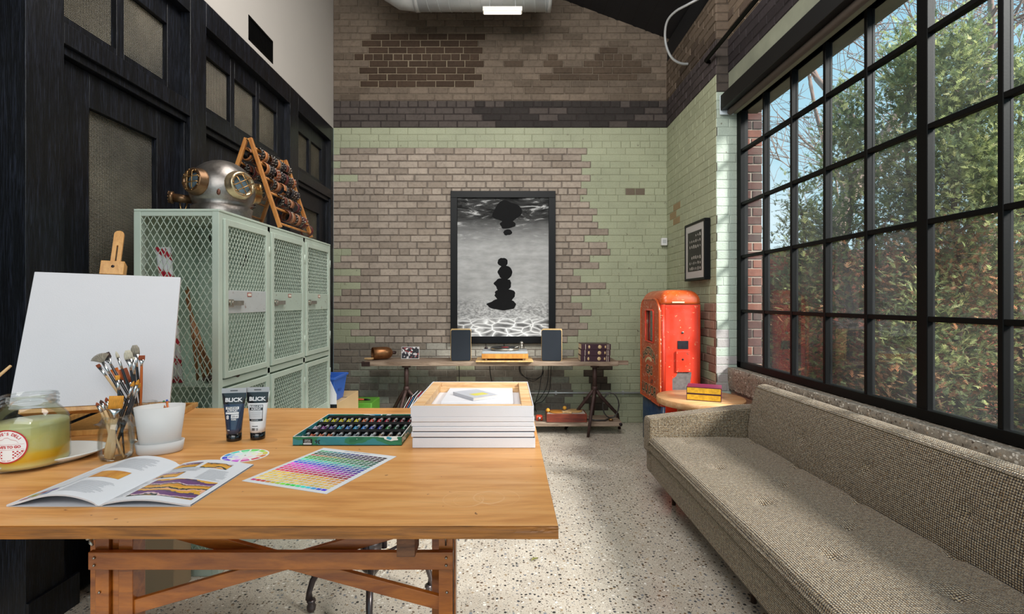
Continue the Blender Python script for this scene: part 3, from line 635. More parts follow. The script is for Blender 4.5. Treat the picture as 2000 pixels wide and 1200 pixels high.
def port(name, az, el, rad, tilt=0.3, mat=BRASS, guard=True, out=.012):
    d = Vector((cos(az)*cos(el), sin(az)*cos(el), sin(el))); c = Vector((0, 0, .165))+d*(R_-.012)
    up = Vector((0, 0, 1)); x = up.cross(d).normalized(); y = d.cross(x); M = Matrix.Identity(4)
    cx_, sx_ = cos(tilt), sin(tilt); x, y = x*cx_+y*sx_, y*cx_-x*sx_
    for i in range(3): M[i][0] = x[i]; M[i][1] = y[i]; M[i][2] = d[i]; M[i][3] = c[i]
    mb = MB().smooth(); mb.lathe([(rad*1.10, -.012), (rad*1.12, .006), (rad*1.02, .012), (rad*1.0, .024+out), (rad*.94, .030+out), (rad*.74, .030+out), (rad*.72, .018)], 36, M, cap=False)
    p = mb.build('porthole', mat, dh); mb = MB().smooth(); mb.lathe([(rad*.74, .014), (rad*.4, .018), (.001, .019)], 30, M, cap=False); mb.build('glass', GLS, p)
    mb = MB().smooth()
    if guard:
        for q in (-.28, .28):
            e = rad*.80
            for (a1, b1) in (((q*rad, -e), (q*rad, e)), ((-e, q*rad), (e, q*rad))): mb.tube([M @ Vector((a1[0], a1[1], .026+out)), M @ Vector((a1[0]*.9, a1[1]*.8, .038+out)), M @ Vector((b1[0]*.9, b1[1]*.8, .038+out)), M @ Vector((b1[0], b1[1], .026+out))], .0032, 6)
        mb.build('guard', BRASS, p); mb = MB().smooth()
    for k in range(8): t = k*pi/4+.2; mb.ball(M @ Vector((rad*.85*cos(t), rad*.85*sin(t), .031+out)), .0045, 8, 5)
    mb.build('bolt', BRASS, p)
port('p', radians(-30), .06, .070, .55, plain('pale brass', '#d6bd98', .25, .85, var=.3, ns=20)); port('p', radians(-108), .08, .066, .05, plain('dull brass', '#7d5f45', .35, .8, var=.4, ns=20)); port('p', radians(48), .05, .058, .3); port('p', radians(150), .08, .06)
mb = MB().smooth(); c = Vector((-.135, -.06, .10)); d = Vector((-.9, -.42, .05)).normalized(); mb.cyl(c, c+d*.085, .022, .024, 20); mb.cyl(c+d*.085, c+d*.105, .034, .032, 20)
for k in range(10): a = k*pi/5; q = c+d*.106+Vector((-d.y, d.x, 0))*cos(a)*.028+Vector((0, 0, 1))*sin(a)*.028; mb.ball(q, .005, 6, 4)
mb.build('valve', bpy.data.materials['dull brass'], dh)
mb = MB().smooth(); mb.tube([c+d*.02+Vector((0, 0, -.02)), c+d*.03+Vector((0, 0, -.06)), c+d*.05+Vector((0, 0, -.065)), c+d*.055+Vector((0, 0, -.025))], .004, 6); mb.build('valve_ring', BRASS, dh)
mb = MB().smooth(); a = radians(-67); q = Vector((cos(a)*.162, sin(a)*.162, .125)); mb.ball(q, (.011, .006, .018)); mb.ball(q+Vector((0, -.005, .006)), .004, 8, 5); mb.ball(q+Vector((0, -.005, -.006)), .004, 8, 5); mb.build('boss', plain('copper rivet plate', '#6b4436', .4, .6), dh)
mb = MB().smooth(); mb.cyl((.10, .075, .19), (.15, .11, .20), .022, .018, 16); mb.cyl((.15, .11, .20), (.16, .118, .202), .026, n=16); mb.build('air_inlet', BRASS, dh)
# ---------------------------------------------------------------- A-frame bracelet rack with leather cuffs
OAK = wood('honey oak', '#c98a4b', '#a96a32', (6, 6, 1.2), 6, .35)
RY0, RY1 = 3.215, 3.725; AX, AZ = -1.640, LH+.585; FR, FL = -1.438, -1.842
rk = thing('bracelet_rack', 'folding A-frame oak rack full of leather cuffs standing on the locker', 'rack', (AX, (RY0+RY1)/2, LH))
def rp(side, t, y, off=0):
    x = (FR if side > 0 else FL); p = Vector((x+(AX+.012*side-x)*t, y, LH+.009+(AZ-LH-.018)*t)); return p
for side in (1, -1):
    for y in (RY0, RY1): W(MB().bar(rp(side, 0, y), rp(side, 1.0, y), .024, .020, up=(0, 1, 0)), 'leg', OAK, rk, bevel=.002)
    for k, t in enumerate((.05, .23, .40, .57, .74, .90)): W(MB().smooth().cyl(rp(side, t, RY0), rp(side, t, RY1), .0075, n=8), 'rod', OAK, rk)
W(MB().smooth().cyl(Vector((AX, RY0-.012, AZ-.02)), Vector((AX, RY0+.012, AZ-.02)), .006, n=10), 'pivot', BRASS, rk)
CUFFC = ['#3a2018', '#6b3423', '#8c4a2c', '#1d1817', '#a5643a', '#5a1a1c', '#241d24', '#c07a48']
CUFFN = ['dark brown', 'reddish brown', 'saddle brown', 'black', 'tan', 'dark red', 'charcoal', 'light tan']
CW = [.038, .046, .032, .042, .050, .034, .040, .042]
protos = []
for k in range(8):
    m = plain('leather %d' % k, CUFFC[k], .42, var=.4, ns=40, bump=.4, bs=120)
    o = thing('leather_cuff', 'x', 'bracelet', (0, 0, -5))
    w_ = CW[k]; r = .035+.003*(k % 3); mb = MB().smooth()
    def cf(u, v, r=r, w_=w_):
        a = u*2*pi*.93+.25; prof_ = [(-w_/2, 0), (-w_/2, .003), (w_/2, .003), (w_/2, 0)][min(3, int(v*3+.5))]
        return Vector(((r+prof_[1])*cos(a)*.92, prof_[0], (r+prof_[1])*sin(a)))
    mb.grid(cf, 26, 3); mb.build('band', m, o)
    mb = MB().smooth()
    if k in (0, 2, 3, 6):
        for q in range(12):
            for yy in ((-.007, .007) if k != 6 else (0,)): a = q*pi/6+(.13 if yy > 0 else 0); mb.ball(((r+.004)*cos(a)*.92, yy, (r+.004)*sin(a)), .0027, 6, 4)
        mb.build('stud', plain('stud metal %d' % k, '#d8d2c6', .25, .9), o)
    elif k in (1, 4, 7):
        def st(u, v, r=r, w_=w_): a = u*2*pi*.92+.27; return Vector(((r+.0045)*cos(a)*.92, (w_/2-.004-v*.004)*(1 if k != 4 else -1), (r+.0045)*sin(a)))
        mb.grid(st, 24, 1); mb.build('trim_strip', plain('pale lacing %d' % k, '#d9cbb8', .6), o)
    else:
        mb.ball((r*.9, 0, .004), (.006, w_*.32, .010), 10, 6); mb.build('buckle', CHROME, o)
    protos.append(o)
ordn = ['nearest', 'second', 'third', 'fourth', 'fifth', 'sixth', 'seventh', 'eighth', 'ninth', 'tenth', 'eleventh', 'twelfth']
rowz = {.90: 'top rod', .74: 'second rod', .57: 'third rod', .40: 'fourth rod', .23: 'fifth rod', .05: 'bottom rod'}
rnd = random.Random(3); first = set()
def cuff(k, p, label, rz):
    o = protos[k]
    if k not in first: first.add(k); o.location = p; o.rotation_euler = (0, rz, 0); o['label'] = label; o['group'] = 'leather cuffs on the rack'; return
    dup(o, p, (0, rz, 0), label, 'leather cuffs on the rack')
for side, rows in ((1, ((.90, .03, .50), (.74, .03, .49), (.57, .06, .49), (.40, .10, .46), (.23, .14, .49), (.05, .42, .50))), (-1, ((.90, .02, .40), (.74, .03, .45), (.57, .03, .45), (.40, .03, .30), (.23, .04, .2)))):
    for t, y0, y1 in rows:
        y = y0; i = 0
        while True:
            k = rnd.randrange(8); w_ = CW[k]
            if y+w_ > y1: break
            p = rp(side, t, RY0+.008+y+w_/2)+Vector((side*.004, 0, -.028-.003*(k % 3)))
            p.z = max(p.z, LH+.048)
            cuff(k, p, '%s leather cuff, %s along the %s, %s side of rack' % (CUFFN[k], ordn[i], rowz[t], 'room' if side > 0 else 'wall'), rnd.random()*6)
            y += w_+.003+(.05 if rnd.random() < .08 else 0); i += 1
# ---------------------------------------------------------------- boxes behind and in front of the locker
CARD = plain('brown cardboard', '#a88f70', .8, var=.1, ns=3, bump=.1)
CARDP = plain('pale cardboard', '#d9b98a', .8, var=.06, ns=3)
t = thing('cardboard_box', 'brown cardboard box on the floor under the table, in front of the locker', 'box', (-1.735, 2.425, 0))
mb = MB().box((-.195, -.065, 0), (.185, .065, .62)); mb.build('carton', CARD, t, bevel=.003, seg=1)
mb = MB().smooth(False)
for k in range(2):
    M = frame_matrix((.082+.052*k, -.0655, .30), (1, 0, 0), (0, 0, 1)); mb.lathe([(.010, 0), (.010, .0006)], 20, M, cap=False)
    for i in range(20):
        a = i*pi/10; b = (i+1)*pi/10; mb.add([M @ Vector((r*cos(q), r*sin(q), .0004)) for r, q in ((.013, a), (.013, b), (.008, b), (.008, a))], [(0, 1, 2, 3)]); mb.add([M @ Vector((r*cos(q), r*sin(q), .0004)) for r, q in ((.004, a), (.004, b), (.001, b), (.001, a))], [(0, 1, 2, 3)])
    mb.add([M @ Vector(p) for p in ((-.014, .018, .0004), (.014, .018, .0004), (.014, .022, .0004), (-.014, .022, .0004))], [(0, 1, 2, 3)])
mb.build('printed_symbol', plain('white ink', '#e7e2da', .7), t, fix=False)
MB().box((-.19, -.02, .6202), (.18, .02, .6208)).build('tape', plain('packing tape', '#b59a76', .25), t)
t = thing('cardboard_box', 'pale cardboard box beside the far end of the locker, under the blue bin', 'box', (-1.66, 4.54, 0))
MB().box((-.23, -.33, 0), (.23, .34, .505)).build('carton', CARDP, t, bevel=.003, seg=1); MB().box((-.225, -.02, .5052), (.225, .03, .5058)).build('tape', bpy.data.materials['packing tape'], t)
t = thing('plastic_bin', 'blue plastic stacking bin on the pale cardboard box', 'bin', (-1.60, 4.43, .5062))
BLUE = plain('blue plastic', '#3f74d8', .35, var=.05)
mb = MB(); w0, l0, w1, l1, h = .125, .14, .15, .17, .215; th = .006
rings = [[Vector((sx*a, sy*b, z)) for sx, sy in ((-1,-1),(1,-1),(1,1),(-1,1))] for a, b, z in ((w0, l0, 0), (w1, l1, h), (w1+.010, l1+.010, h), (w1+.010, l1+.010, h-.018), (w1+.004, l1+.004, h-.018), (w1+.004, l1+.004, h+.002), (w1-th, l1-th, h+.002), (w0-th, l0-th, .006))]
mb.loft(rings); mb.build('tray', BLUE, t, bevel=.003)
mb = MB(); M = frame_matrix((w0+.0135, 0, .09), (0, 1, 0), (.11, 0, 1)); lettering(mb, 'BELLA', .035, M); mb.build('printed_letters', plain('dark blue ink', '#1c3a80', .5), t, fix=False)
t = thing('magazine', 'white magazine with a dark cover slanting beside the blue bin', 'magazine', (-1.50, 4.16, .0))
mb = MB(); mb.color('#e6e6e8').box((-.09, 0, .50), (.07, .012, .80)); mb.color('#17181c').box((.0, -.004, .50), (.072, -.0005, .70)); mb.color('#17181c'); 
mb = MB(); mb.color('#e9e9ec').add([(-.03, 0, 0), (.10, 0, 0), (.10, 0, .60), (-.02, 0, .86), (-.03, .01, 0), (.10, .01, 0), (.10, .01, .60), (-.02, .01, .86)], [(0,1,2,3),(7,6,5,4),(0,4,5,1),(1,5,6,2),(2,6,7,3),(3,7,4,0)])
mb.build('cover', vcol('white print', .4), t)
mb = MB().color('#17181c').box((-.03, -.003, 0), (.105, 0, .52)); mb.build('dark_panel', vcol('dark print', .4), t)
GRN = plain('green plastic', '#5d9a35', .4, var=.06)
t = thing('tool_case', 'green case on the floor by the brick wall beyond the cardboard box', 'case', (-1.56, 5.25, 0))
MB().box((-.20, -.16, 0), (.20, .16, .18)).build('lower_body', GRN, t, bevel=.01); MB().box((-.205, -.165, .182), (.205, .165, .345)).build('lid', GRN, t, bevel=.012); MB().box((-.06, -.172, .16), (.06, -.165, .20)).build('latch', plain('dark green plastic', '#2f5420', .4), t, bevel=.002)
t = thing('pliers', 'orange handled pliers lying on the green case', 'pliers', (-1.50, 5.20, .3455))
MB().smooth().tube([(-.10, 0, .008), (-.02, .012, .010), (.04, .006, .010)], [.008, .009, .005], 8).build('handle', plain('orange rubber', '#c8502a', .5), t); MB().smooth().tube([(-.09, .05, .008), (-.02, .03, .010), (.04, .012, .010)], [.008, .009, .005], 8).build('handle', bpy.data.materials['orange rubber'], t)
MB().smooth().tube([(.035, .008, .010), (.07, .008, .010), (.10, .006, .008)], [.010, .009, .003], 8).build('jaw', IRON, t)
# ---------------------------------------------------------------- drafting table
n = N('old pine table top'); a = n.noise(2.2, (1, 9, 9), 6, dist=.8); b = n.noise(14, (1, 16, 16), 4)
c = n.ramp(a, [(.3, '#e0a869'), (.5, '#d89a57'), (.7, '#c07f3f')]); c = n.mix(.4, c, n.ramp(b, [(.35, .74), (.6, 1.0)]), 'MULTIPLY'); c = n.mix(n.ramp(n.noise(3, detail=2), [(.55, 0.0), (.8, .35)]), c, '#dcae7c')
sp = n.n('SeparateXYZ'); n.l(n.co(), sp.inputs[0])
def ring(cx_, cy_, r, wd):
    dx = n.math('SUBTRACT', sp.outputs[0], cx_); dy = n.math('SUBTRACT', sp.outputs[1], cy_); d = n.math('SQRT', n.math('ADD', n.math('MULTIPLY', dx, dx), n.math('MULTIPLY', dy, dy)))
    return n.math('LESS_THAN', n.math('ABSOLUTE', n.math('SUBTRACT', d, r)), wd)
TX0, TX1, TY0, TY1, TT = -1.72, .112, 1.100, 2.316, .027
tcx, tcy = (TX0+TX1)/2, (TY0+TY1)/2
for px, py, r, wd in ((955, 972, .038, .0022), (905, 975, .050, .0008), (975, 972, .050, .0007), (915, 978, .036, .0009)):
    p = tpt(px, py); c = n.mix(n.math('MULTIPLY', ring(p.x-tcx, p.y-tcy, r, wd), n.ramp(n.noise(9), [(.4, 0.0), (.6, .6)])), c, '#e8c092')
p = tpt(522, 861); c = n.mix(n.math('MULTIPLY', n.math('LESS_THAN', n.math('SQRT', n.math('ADD', n.math('POWER', n.math('SUBTRACT', sp.outputs[0], p.x-tcx), 2), n.math('POWER', n.math('SUBTRACT', sp.outputs[1], p.y-tcy), 2))), .033), .35), c, '#8a5220')
spots = n.noise(55, detail=2, rough=.4); c = n.mix(n.ramp(spots, [(.77, 0.0), (.79, .8)]), c, '#5d3218')
n.base(c); n.set(n.ramp(a, [(.3, .34), (.7, .46)]), spec=.5); n.bump(b, .12, .001); PINE = n.m
BASEW = wood('varnished base wood', '#bd6a20', '#8a4412', (1.2, 7, 7), 5, .3, coat=.3); EDGEW = wood('worn table edge', '#bd762f', '#6e4522', (1.2, 14, 20), 5, .5, lo=.3, hi=.7)
tb = thing('drafting_table', 'large honey pine drafting table with a crossed varnished base, covered in art supplies', 'table', (tcx, tcy, 0))
def Wt(m, name, mat, **k): return m.build(name, mat, tb, world=True, **k)
mb = MB(); nx = 60
fz = lambda i: 0
# the slab: top, worn front edge with a splintered right corner
poly = [(TX0, TY0), (TX1, TY0), (TX1, TY1), (TX0, TY1)]
mb.box((TX0, TY0+.004, TZ-TT), (TX1, TY1, TZ)); top = Wt(mb, 'tabletop', PINE, bevel=.0015, seg=1)
mb = MB()
def fe(u, v):
    x = TX0+(TX1-TX0)*u; z = TZ-TT-.0002+v*(TT-.0006); q = noise.noise(Vector((x*7, v*3, 1)))*.0014-.0005
    if x > .02 and v > .55: q += .004*min(1, (x-.02)*14)*noise.noise(Vector((x*60, v*5, 2)))+.0012
    return Vector((x, TY0+q, z))
mb.grid(fe, 260, 8); mb.box((TX0, TY0+.0022, TZ-TT), (TX1, TY0+.0039, TZ-.0003)); Wt(mb, 'front_edge', EDGEW, fix=False)
def pl(x, y, Y): p = wpt(x, y, Y); return (p.x, p.z)
BY = 1.235
for x0 in (-1.004, -.166):                                   # front posts
    for Y0 in (BY, 1.325):
        x0 = x0 if Y0 == BY else x0-(.086 if x0 < -.5 else .030); mb = MB(); mb.box((x0, Y0, .0), (x0+.034, Y0+.045, .852)); mb.box((x0+.036, Y0+.008, 0), (x0+(.055 if x0 < -.5 else .037), Y0+.038, .850)); mb.box((x0+.057, Y0, 0), (x0+.092, Y0+.045, .852)) if x0 < -.5 else mb.box((x0+.036, Y0+.012, 0), (x0+.040, Y0+.045, .852))
        Wt(mb, 'leg', BASEW, bevel=.002)
    mb = MB(); mb.box((x0, BY+.047, .035), (x0+.034, 1.323, .085)); mb.box((x0, BY+.047, .79), (x0+.034, 1.323, .845)); Wt(mb, 'side_rail', BASEW, bevel=.002)
xl, xr = -1.008, -.130
Wt(MB().box((xl, BY-.016, .722), (xr, BY-.001, .765)), 'front_rail', BASEW, bevel=.002); Wt(MB().box((xl+.02, 1.372, .775), (xr-.02, 1.387, .80)), 'back_rail', BASEW, bevel=.002)
def brace(a, b, y, wd=.034, th=.014): return Wt(MB().bar((a[0], y, a[1]), (b[0], y, b[1]), th, wd, up=(0, 0, 1)), 'cross_brace', BASEW, bevel=.0015)
brace((-.93, .615), (-.17, .835), BY+.012); brace((-.15, .615), (-.93, .825), BY+.028)
Wt(MB().box((-.256, 1.175, .775), (-.213, 1.232, .8525)), 'top_runner', wood('grey brown runner wood', '#8a5a3c', '#5b3a2a', (2, 2, 9), 6, .6), bevel=.002)
Wt(MB().box((-.90, 1.25, .79), (-.853, 1.32, .8525)), 'top_runner', BASEW, bevel=.002)
for x in (xl+.016, xr-.016):
    for z in (.752, .734, .66): Wt(MB().smooth().cyl((x, BY-.0165 if z > .7 else BY-.001, z), (x, BY-.020 if z > .7 else BY-.004, z), .0036, .002, 10), 'screw', CHROME)
mb = MB().smooth(); c = Vector((-1.004, BY-.001, .800)); mb.cyl(c, c+Vector((0, -.008, 0)), .012, .010, 16); mb.cyl(c, c+Vector((0, -.022, 0)), .004, n=8); mb.tube([c+Vector((-.004, -.014, 0)), c+Vector((-.016, -.018, .005)), c+Vector((-.028, -.020, .003))], [.005, .006, .003], 6, flat=.5); mb.tube([c+Vector((.002, -.014, 0)), c+Vector((.006, -.018, -.010)), c+Vector((.012, -.020, -.016))], [.004, .005, .003], 6); Wt(mb, 'wing_nut', CHROME)
mb = MB().smooth(); c = Vector((-.148, BY-.001, .805)); mb.cyl(c, c+Vector((0, -.003, 0)), .011, .010, 18); mb.tube([c+Vector((0, -.006, -.028)), c+Vector((0, -.008, -.004)), c+Vector((.005, -.008, .006)), c+Vector((0, -.008, .012)), c+Vector((-.005, -.008, .006))], .0022, 6); Wt(mb, 'eye_bolt', CHROME)
# ---------------------------------------------------------------- iron stool under the table
sc_ = Vector((-.61, 2.285, 0)); st_ = thing('iron_stool', 'old iron stool base with four curved legs standing under the table', 'stool', sc_, (0, 0, 0))
SIL = plain('burnished iron', '#6b6262', .33, .85, var=.35, ns=14)
for k in range(4):
    a = k*pi/2+.227; d = Vector((cos(a), sin(a), 0))
    mb = MB().smooth(); pts = [d*.03+Vector((0, 0, .22)), d*.09+Vector((0, 0, .185)), d*.15+Vector((0, 0, .195)), d*.215+Vector((0, 0, .195)), d*.25+Vector((0, 0, .14)), d*.265+Vector((0, 0, .09)), d*.265+Vector((0, 0, .06))]
    lg = mb.tube(pts, [.016, .015, .014, .015, .014, .012, .016], 10).build('leg', SIL, st_)
    MB().smooth().lathe([(.016, .06), (.020, .05), (.014, .042), (.020, .03), (.018, .012), (.008, 0)], 14, Matrix.Translation(d*.256)).build('foot', SIL, lg)
mb = MB().smooth(); mb.lathe([(.03, .15), (.045, .17), (.05, .22), (.035, .235), (.05, .26), (.05, .29), (.03, .31)], 18); mb.build('hub', SIL, st_)
for a in (.3, 2.4, 4.5): mb = MB().smooth().cyl((cos(a)*.055, sin(a)*.055, .25), (cos(a)*.055, sin(a)*.055, .315), .014, n=12); mb.build('clamp_bolt', IRON, st_)
MB().smooth().cyl((0, 0, .30), (0, 0, .58), .016, n=14).build('column', SIL, st_); MB().smooth().lathe([(.02, .58), (.15, .585), (.165, .60), (.16, .615), (.001, .612)], 32).build('seat', wood('dark stool seat', '#5a3a26', '#33211a'), st_)
MB().smooth().tube([(cos(q*pi/12)*.155, sin(q*pi/12)*.155, .30) for q in range(24)], .006, 6, closed=True).build('foot_ring', IRON, st_)
# ---------------------------------------------------------------- canvases
CLOTH = plain('white primed canvas', '#d6d4d8', .75, var=.02, bump=.2, bs=300)
BAR = wood('pale stretcher pine', '#e9c79a', '#d3a06a', (1.5, 9, 9), 5, .55); GAPSHADE = plain('dark gap shade', '#2c3040', .8, var=.4, ns=60)
sx0, sx1, sy0, sy1 = -.3145, .0945, 1.684, 2.190
def canvas(label, z0, h, dx=0, dy=0, rot=0, up=True, w=sx1-sx0, d=sy1-sy0, cx_=None, cy_=None):
    cx_ = (sx0+sx1)/2 if cx_ is None else cx_; cy_ = (sy0+sy1)/2 if cy_ is None else cy_
    t = thing('stretched_canvas', label, 'canvas', (cx_+dx, cy_+dy, z0), (0, 0, rot), 'blank canvases stacked on the table'); a, b = w/2, d/2
    if up: MB().box((-a, -b, 0), (a, b, h)).build('cloth', CLOTH, t, bevel=.0025)
    else:
        mb = MB(); e = .003
        mb.box((-a, -b, 0), (a, b, .003)); mb.box((-a, -b, .003), (a, -b+e, h)); mb.box((-a, b-e, .003), (a, b, h)); mb.box((-a, -b+e, .003), (-a+e, b-e, h)); mb.box((a-e, -b+e, .003), (a, b-e, h)); mb.build('cloth', CLOTH, t)
        mb = MB()
        for s_ in (-1, 1): mb.box((s_*(a-.022)-.0185, -b+e, .004), (s_*(a-.022)+.0185, b-e, h-.0012)); mb.build('stretcher_bar', BAR, t, bevel=.0015); mb = MB()
        for s_ in (-1, 1): mb.box((-a+.041, s_*(b-.020)-.017, .004), (a-.041, s_*(b-.020)+.017, h-.0014)); mb.build('stretcher_bar', BAR, t, bevel=.0015); mb = MB()
        mb.box((-a+.041, b-.075, .0035), (a-.041, b-.048, .022)); mb.build('cross_bar', BAR, t)
    return t
z = TZ+.0003
canvas('thick blank canvas at the bottom of the stack', z, .034); z += .0342
def shade_sheet(z, h, name, label):  # thin dark sheet added as the shade in a gap between canvases
    t = thing(name, label, 'painted shade', ((sx0+sx1)/2, (sy0+sy1)/2, z), (0, 0, 0)); a, b = (sx1-sx0)/2, (sy1-sy0)/2
    MB().box((-a+.003, -b+.001, 0), (a-.002, b-.01, h)).build('sheet', GAPSHADE, t); return t
shade_sheet(z, .0022, 'gap_shade', 'painted dark strip for the shade between the lowest two canvases of the stack'); z += .0024
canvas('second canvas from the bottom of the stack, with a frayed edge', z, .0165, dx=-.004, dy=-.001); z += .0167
shade_sheet(z, .0018, 'gap_shade', 'painted dark strip for the shade in the middle of the stack, below the third canvas'); z += .0020
canvas('third canvas from the bottom of the stack', z, .0155, dx=-.001, rot=.003); z += .0157
canvas('fourth canvas from the bottom of the stack', z, .0155, dx=-.004, dy=.002, rot=-.003); z += .0157
canvas('fifth canvas from the bottom, just below the upturned one', z, .0175, dx=-.004, rot=.004); z += .0177
canvas('upturned canvas on top of the stack showing its wooden stretcher bars', z, .036, dx=-.005, rot=.0, up=False)
SMZ = z+.003+.0003
# raised on the stretcher bars' inner ledge
t = canvas('small blank canvas lying inside the upturned one on top of the stack', SMZ, .018, w=.262, d=.300, cx_=-.108, cy_=1.975, rot=.0)
bz = SMZ+.0183
t = thing('notebook', 'grey paperback book with a yellow band on the small canvas', 'book', (-.12, 1.93, bz), (0, 0, .62))
MB().box((-.052, -.072, .001), (.050, .072, .011)).build('pages', plain('book pages', '#d9cfc6', .8), t); mb = MB(); mb.box((-.054, -.074, .0112), (.052, .074, .0122)); mb.box((-.054, -.074, 0), (.052, .074, .001)); mb.box((-.0552, -.074, 0), (-.054, .074, .0122)); mb.build('cover', plain('grey cover', '#c5c6ce', .45), t)
MB().box((-.03, -.045, .0123), (.03, -.005, .0127)).build('yellow_band', plain('yellow print', '#d9cf62', .5), t)
# ---------------------------------------------------------------- box of 36 paint tubes
pb = thing('paint_box', 'open teal box with three black rows of paint tubes', 'box', (-.540, 1.885, TZ+.0003))
n = N('teal box print'); b = n.noise(9, (1, 1, 2), 3, rough=.4); c = n.ramp(b, [(0, '#2f7f87'), (.40, '#35858c'), (.48, '#2c7a57'), (.56, '#1f6a4a'), (.60, '#dfe3df'), (.63, '#2f93ad'), (.8, '#2b7fae')], 'CONSTANT'); n.base(c); n.set(.4); BOXP = n.m
hw, hd, bh = .184, .171, .030
mb = MB(); mb.box((-hw, -hd, 0), (hw, -hd+.003, bh)); mb.box((-hw, hd-.003, 0), (hw, hd, bh)); mb.box((-hw, -hd+.003, 0), (-hw+.003, hd-.003, bh)); mb.box((hw-.003, -hd+.003, 0), (hw, hd-.003, bh)); mb.box((-hw, -hd, 0), (hw, hd, .002)); mb.build('carton', BOXP, pb)
mb = MB(); e = .0007
mb.box((-hw, -hd, bh), (hw, -hd+.003, bh+e)); mb.box((-hw, hd-.003, bh), (hw, hd, bh+e)); mb.box((-hw, -hd+.003, bh), (-hw+.003, hd-.003, bh+e)); mb.box((hw-.003, -hd+.003, bh), (hw, hd-.003, bh+e)); mb.build('white_rim', plain('white card edge', '#e4e6e4', .6), pb)
mb = MB(); TRAY = plain('black plastic tray', '#0c0c0e', .5)
mb.box((-hw+.004, -hd+.004, .003), (hw-.004, hd-.004, .005))
for k in range(4): y = -hd+.006+k*.1095; mb.box((-hw+.004, y, .003), (hw-.004, y+.003, .026)); mb.box((-hw+.004, max(-hd+.004, y-.014), .020), (hw-.004, y, .023))
mb.build('tray', TRAY, pb)
mb = MB(); M = frame_matrix((-hw+.058, -hd-.0002, .013), (-1, 0, 0), (0, 0, -1)); lettering(mb, '36', .018, M @ Matrix.Translation((-.026, 0, 0)), .0006); mb.build('printed_number', plain('black ink', '#101214', .5), pb, fix=False)
mb = MB(); mb.box((-hw+.034, -hd-.0006, .002), (-hw+.066, -hd-.0001, .023)); mb.build('printed_label', plain('black label', '#15181c', .5), pb)
mb = MB(); mb.box((-hw+.036, -hd-.0009, .004), (-hw+.064, -hd-.0007, .0085)); mb.build('printed_white_bar', plain('white label', '#dfe2e4', .5), pb)
mb = MB()
for zz, tx in ((.0185, 'STUDIO'), (.0125, 'ACRYLIC')): lettering(mb, tx, .0055, frame_matrix((-hw+.050, -hd-.0009, zz), (-1, 0, 0), (0, 0, -1)), .0001)
mb.build('printed_words', bpy.data.materials['white label'], pb, fix=False)
TUBEM = N('paint tube'); TUBEM.base(TUBEM.attr()); TUBEM.set(.3, .25); TUBEM = TUBEM.m
tcols = [['#f2ea3a', '#f0e02c', '#e8d22a', '#e0cf3a', '#ead91e', '#ea7c44', '#e5543c', '#dd3a3a', '#d6304e', '#8f3230', '#a52e38', '#b02a2c'],
         ['#e8cfe0', '#a85aa8', '#6f64a8', '#48b9cf', '#4a84cc', '#3aa2cf', '#3f86d8', '#5560b8', '#3c42b8', '#4f9a4a', '#3c6a44', '#2f7a44'],
         ['#2f6a5c', '#e0704a', '#e8825a', '#e07a4c', '#8d9296', '#a9adb0', '#6f767c', '#7b7f86', '#c3c6c9', '#a8845c', '#9a6a44', '#8a7460']]
tn = [['lemon', 'pale yellow', 'yellow', 'mustard', 'golden yellow', 'orange', 'vermilion', 'scarlet', 'crimson', 'brown red', 'deep red', 'dark red'], ['pale pink', 'violet', 'mauve', 'turquoise', 'mid blue', 'cyan', 'sky blue', 'indigo', 'ultramarine', 'green', 'dark green', 'emerald'], ['teal', 'salmon', 'coral', 'peach', 'grey', 'silver grey', 'slate', 'dark grey', 'white', 'ochre', 'sienna', 'umber']]
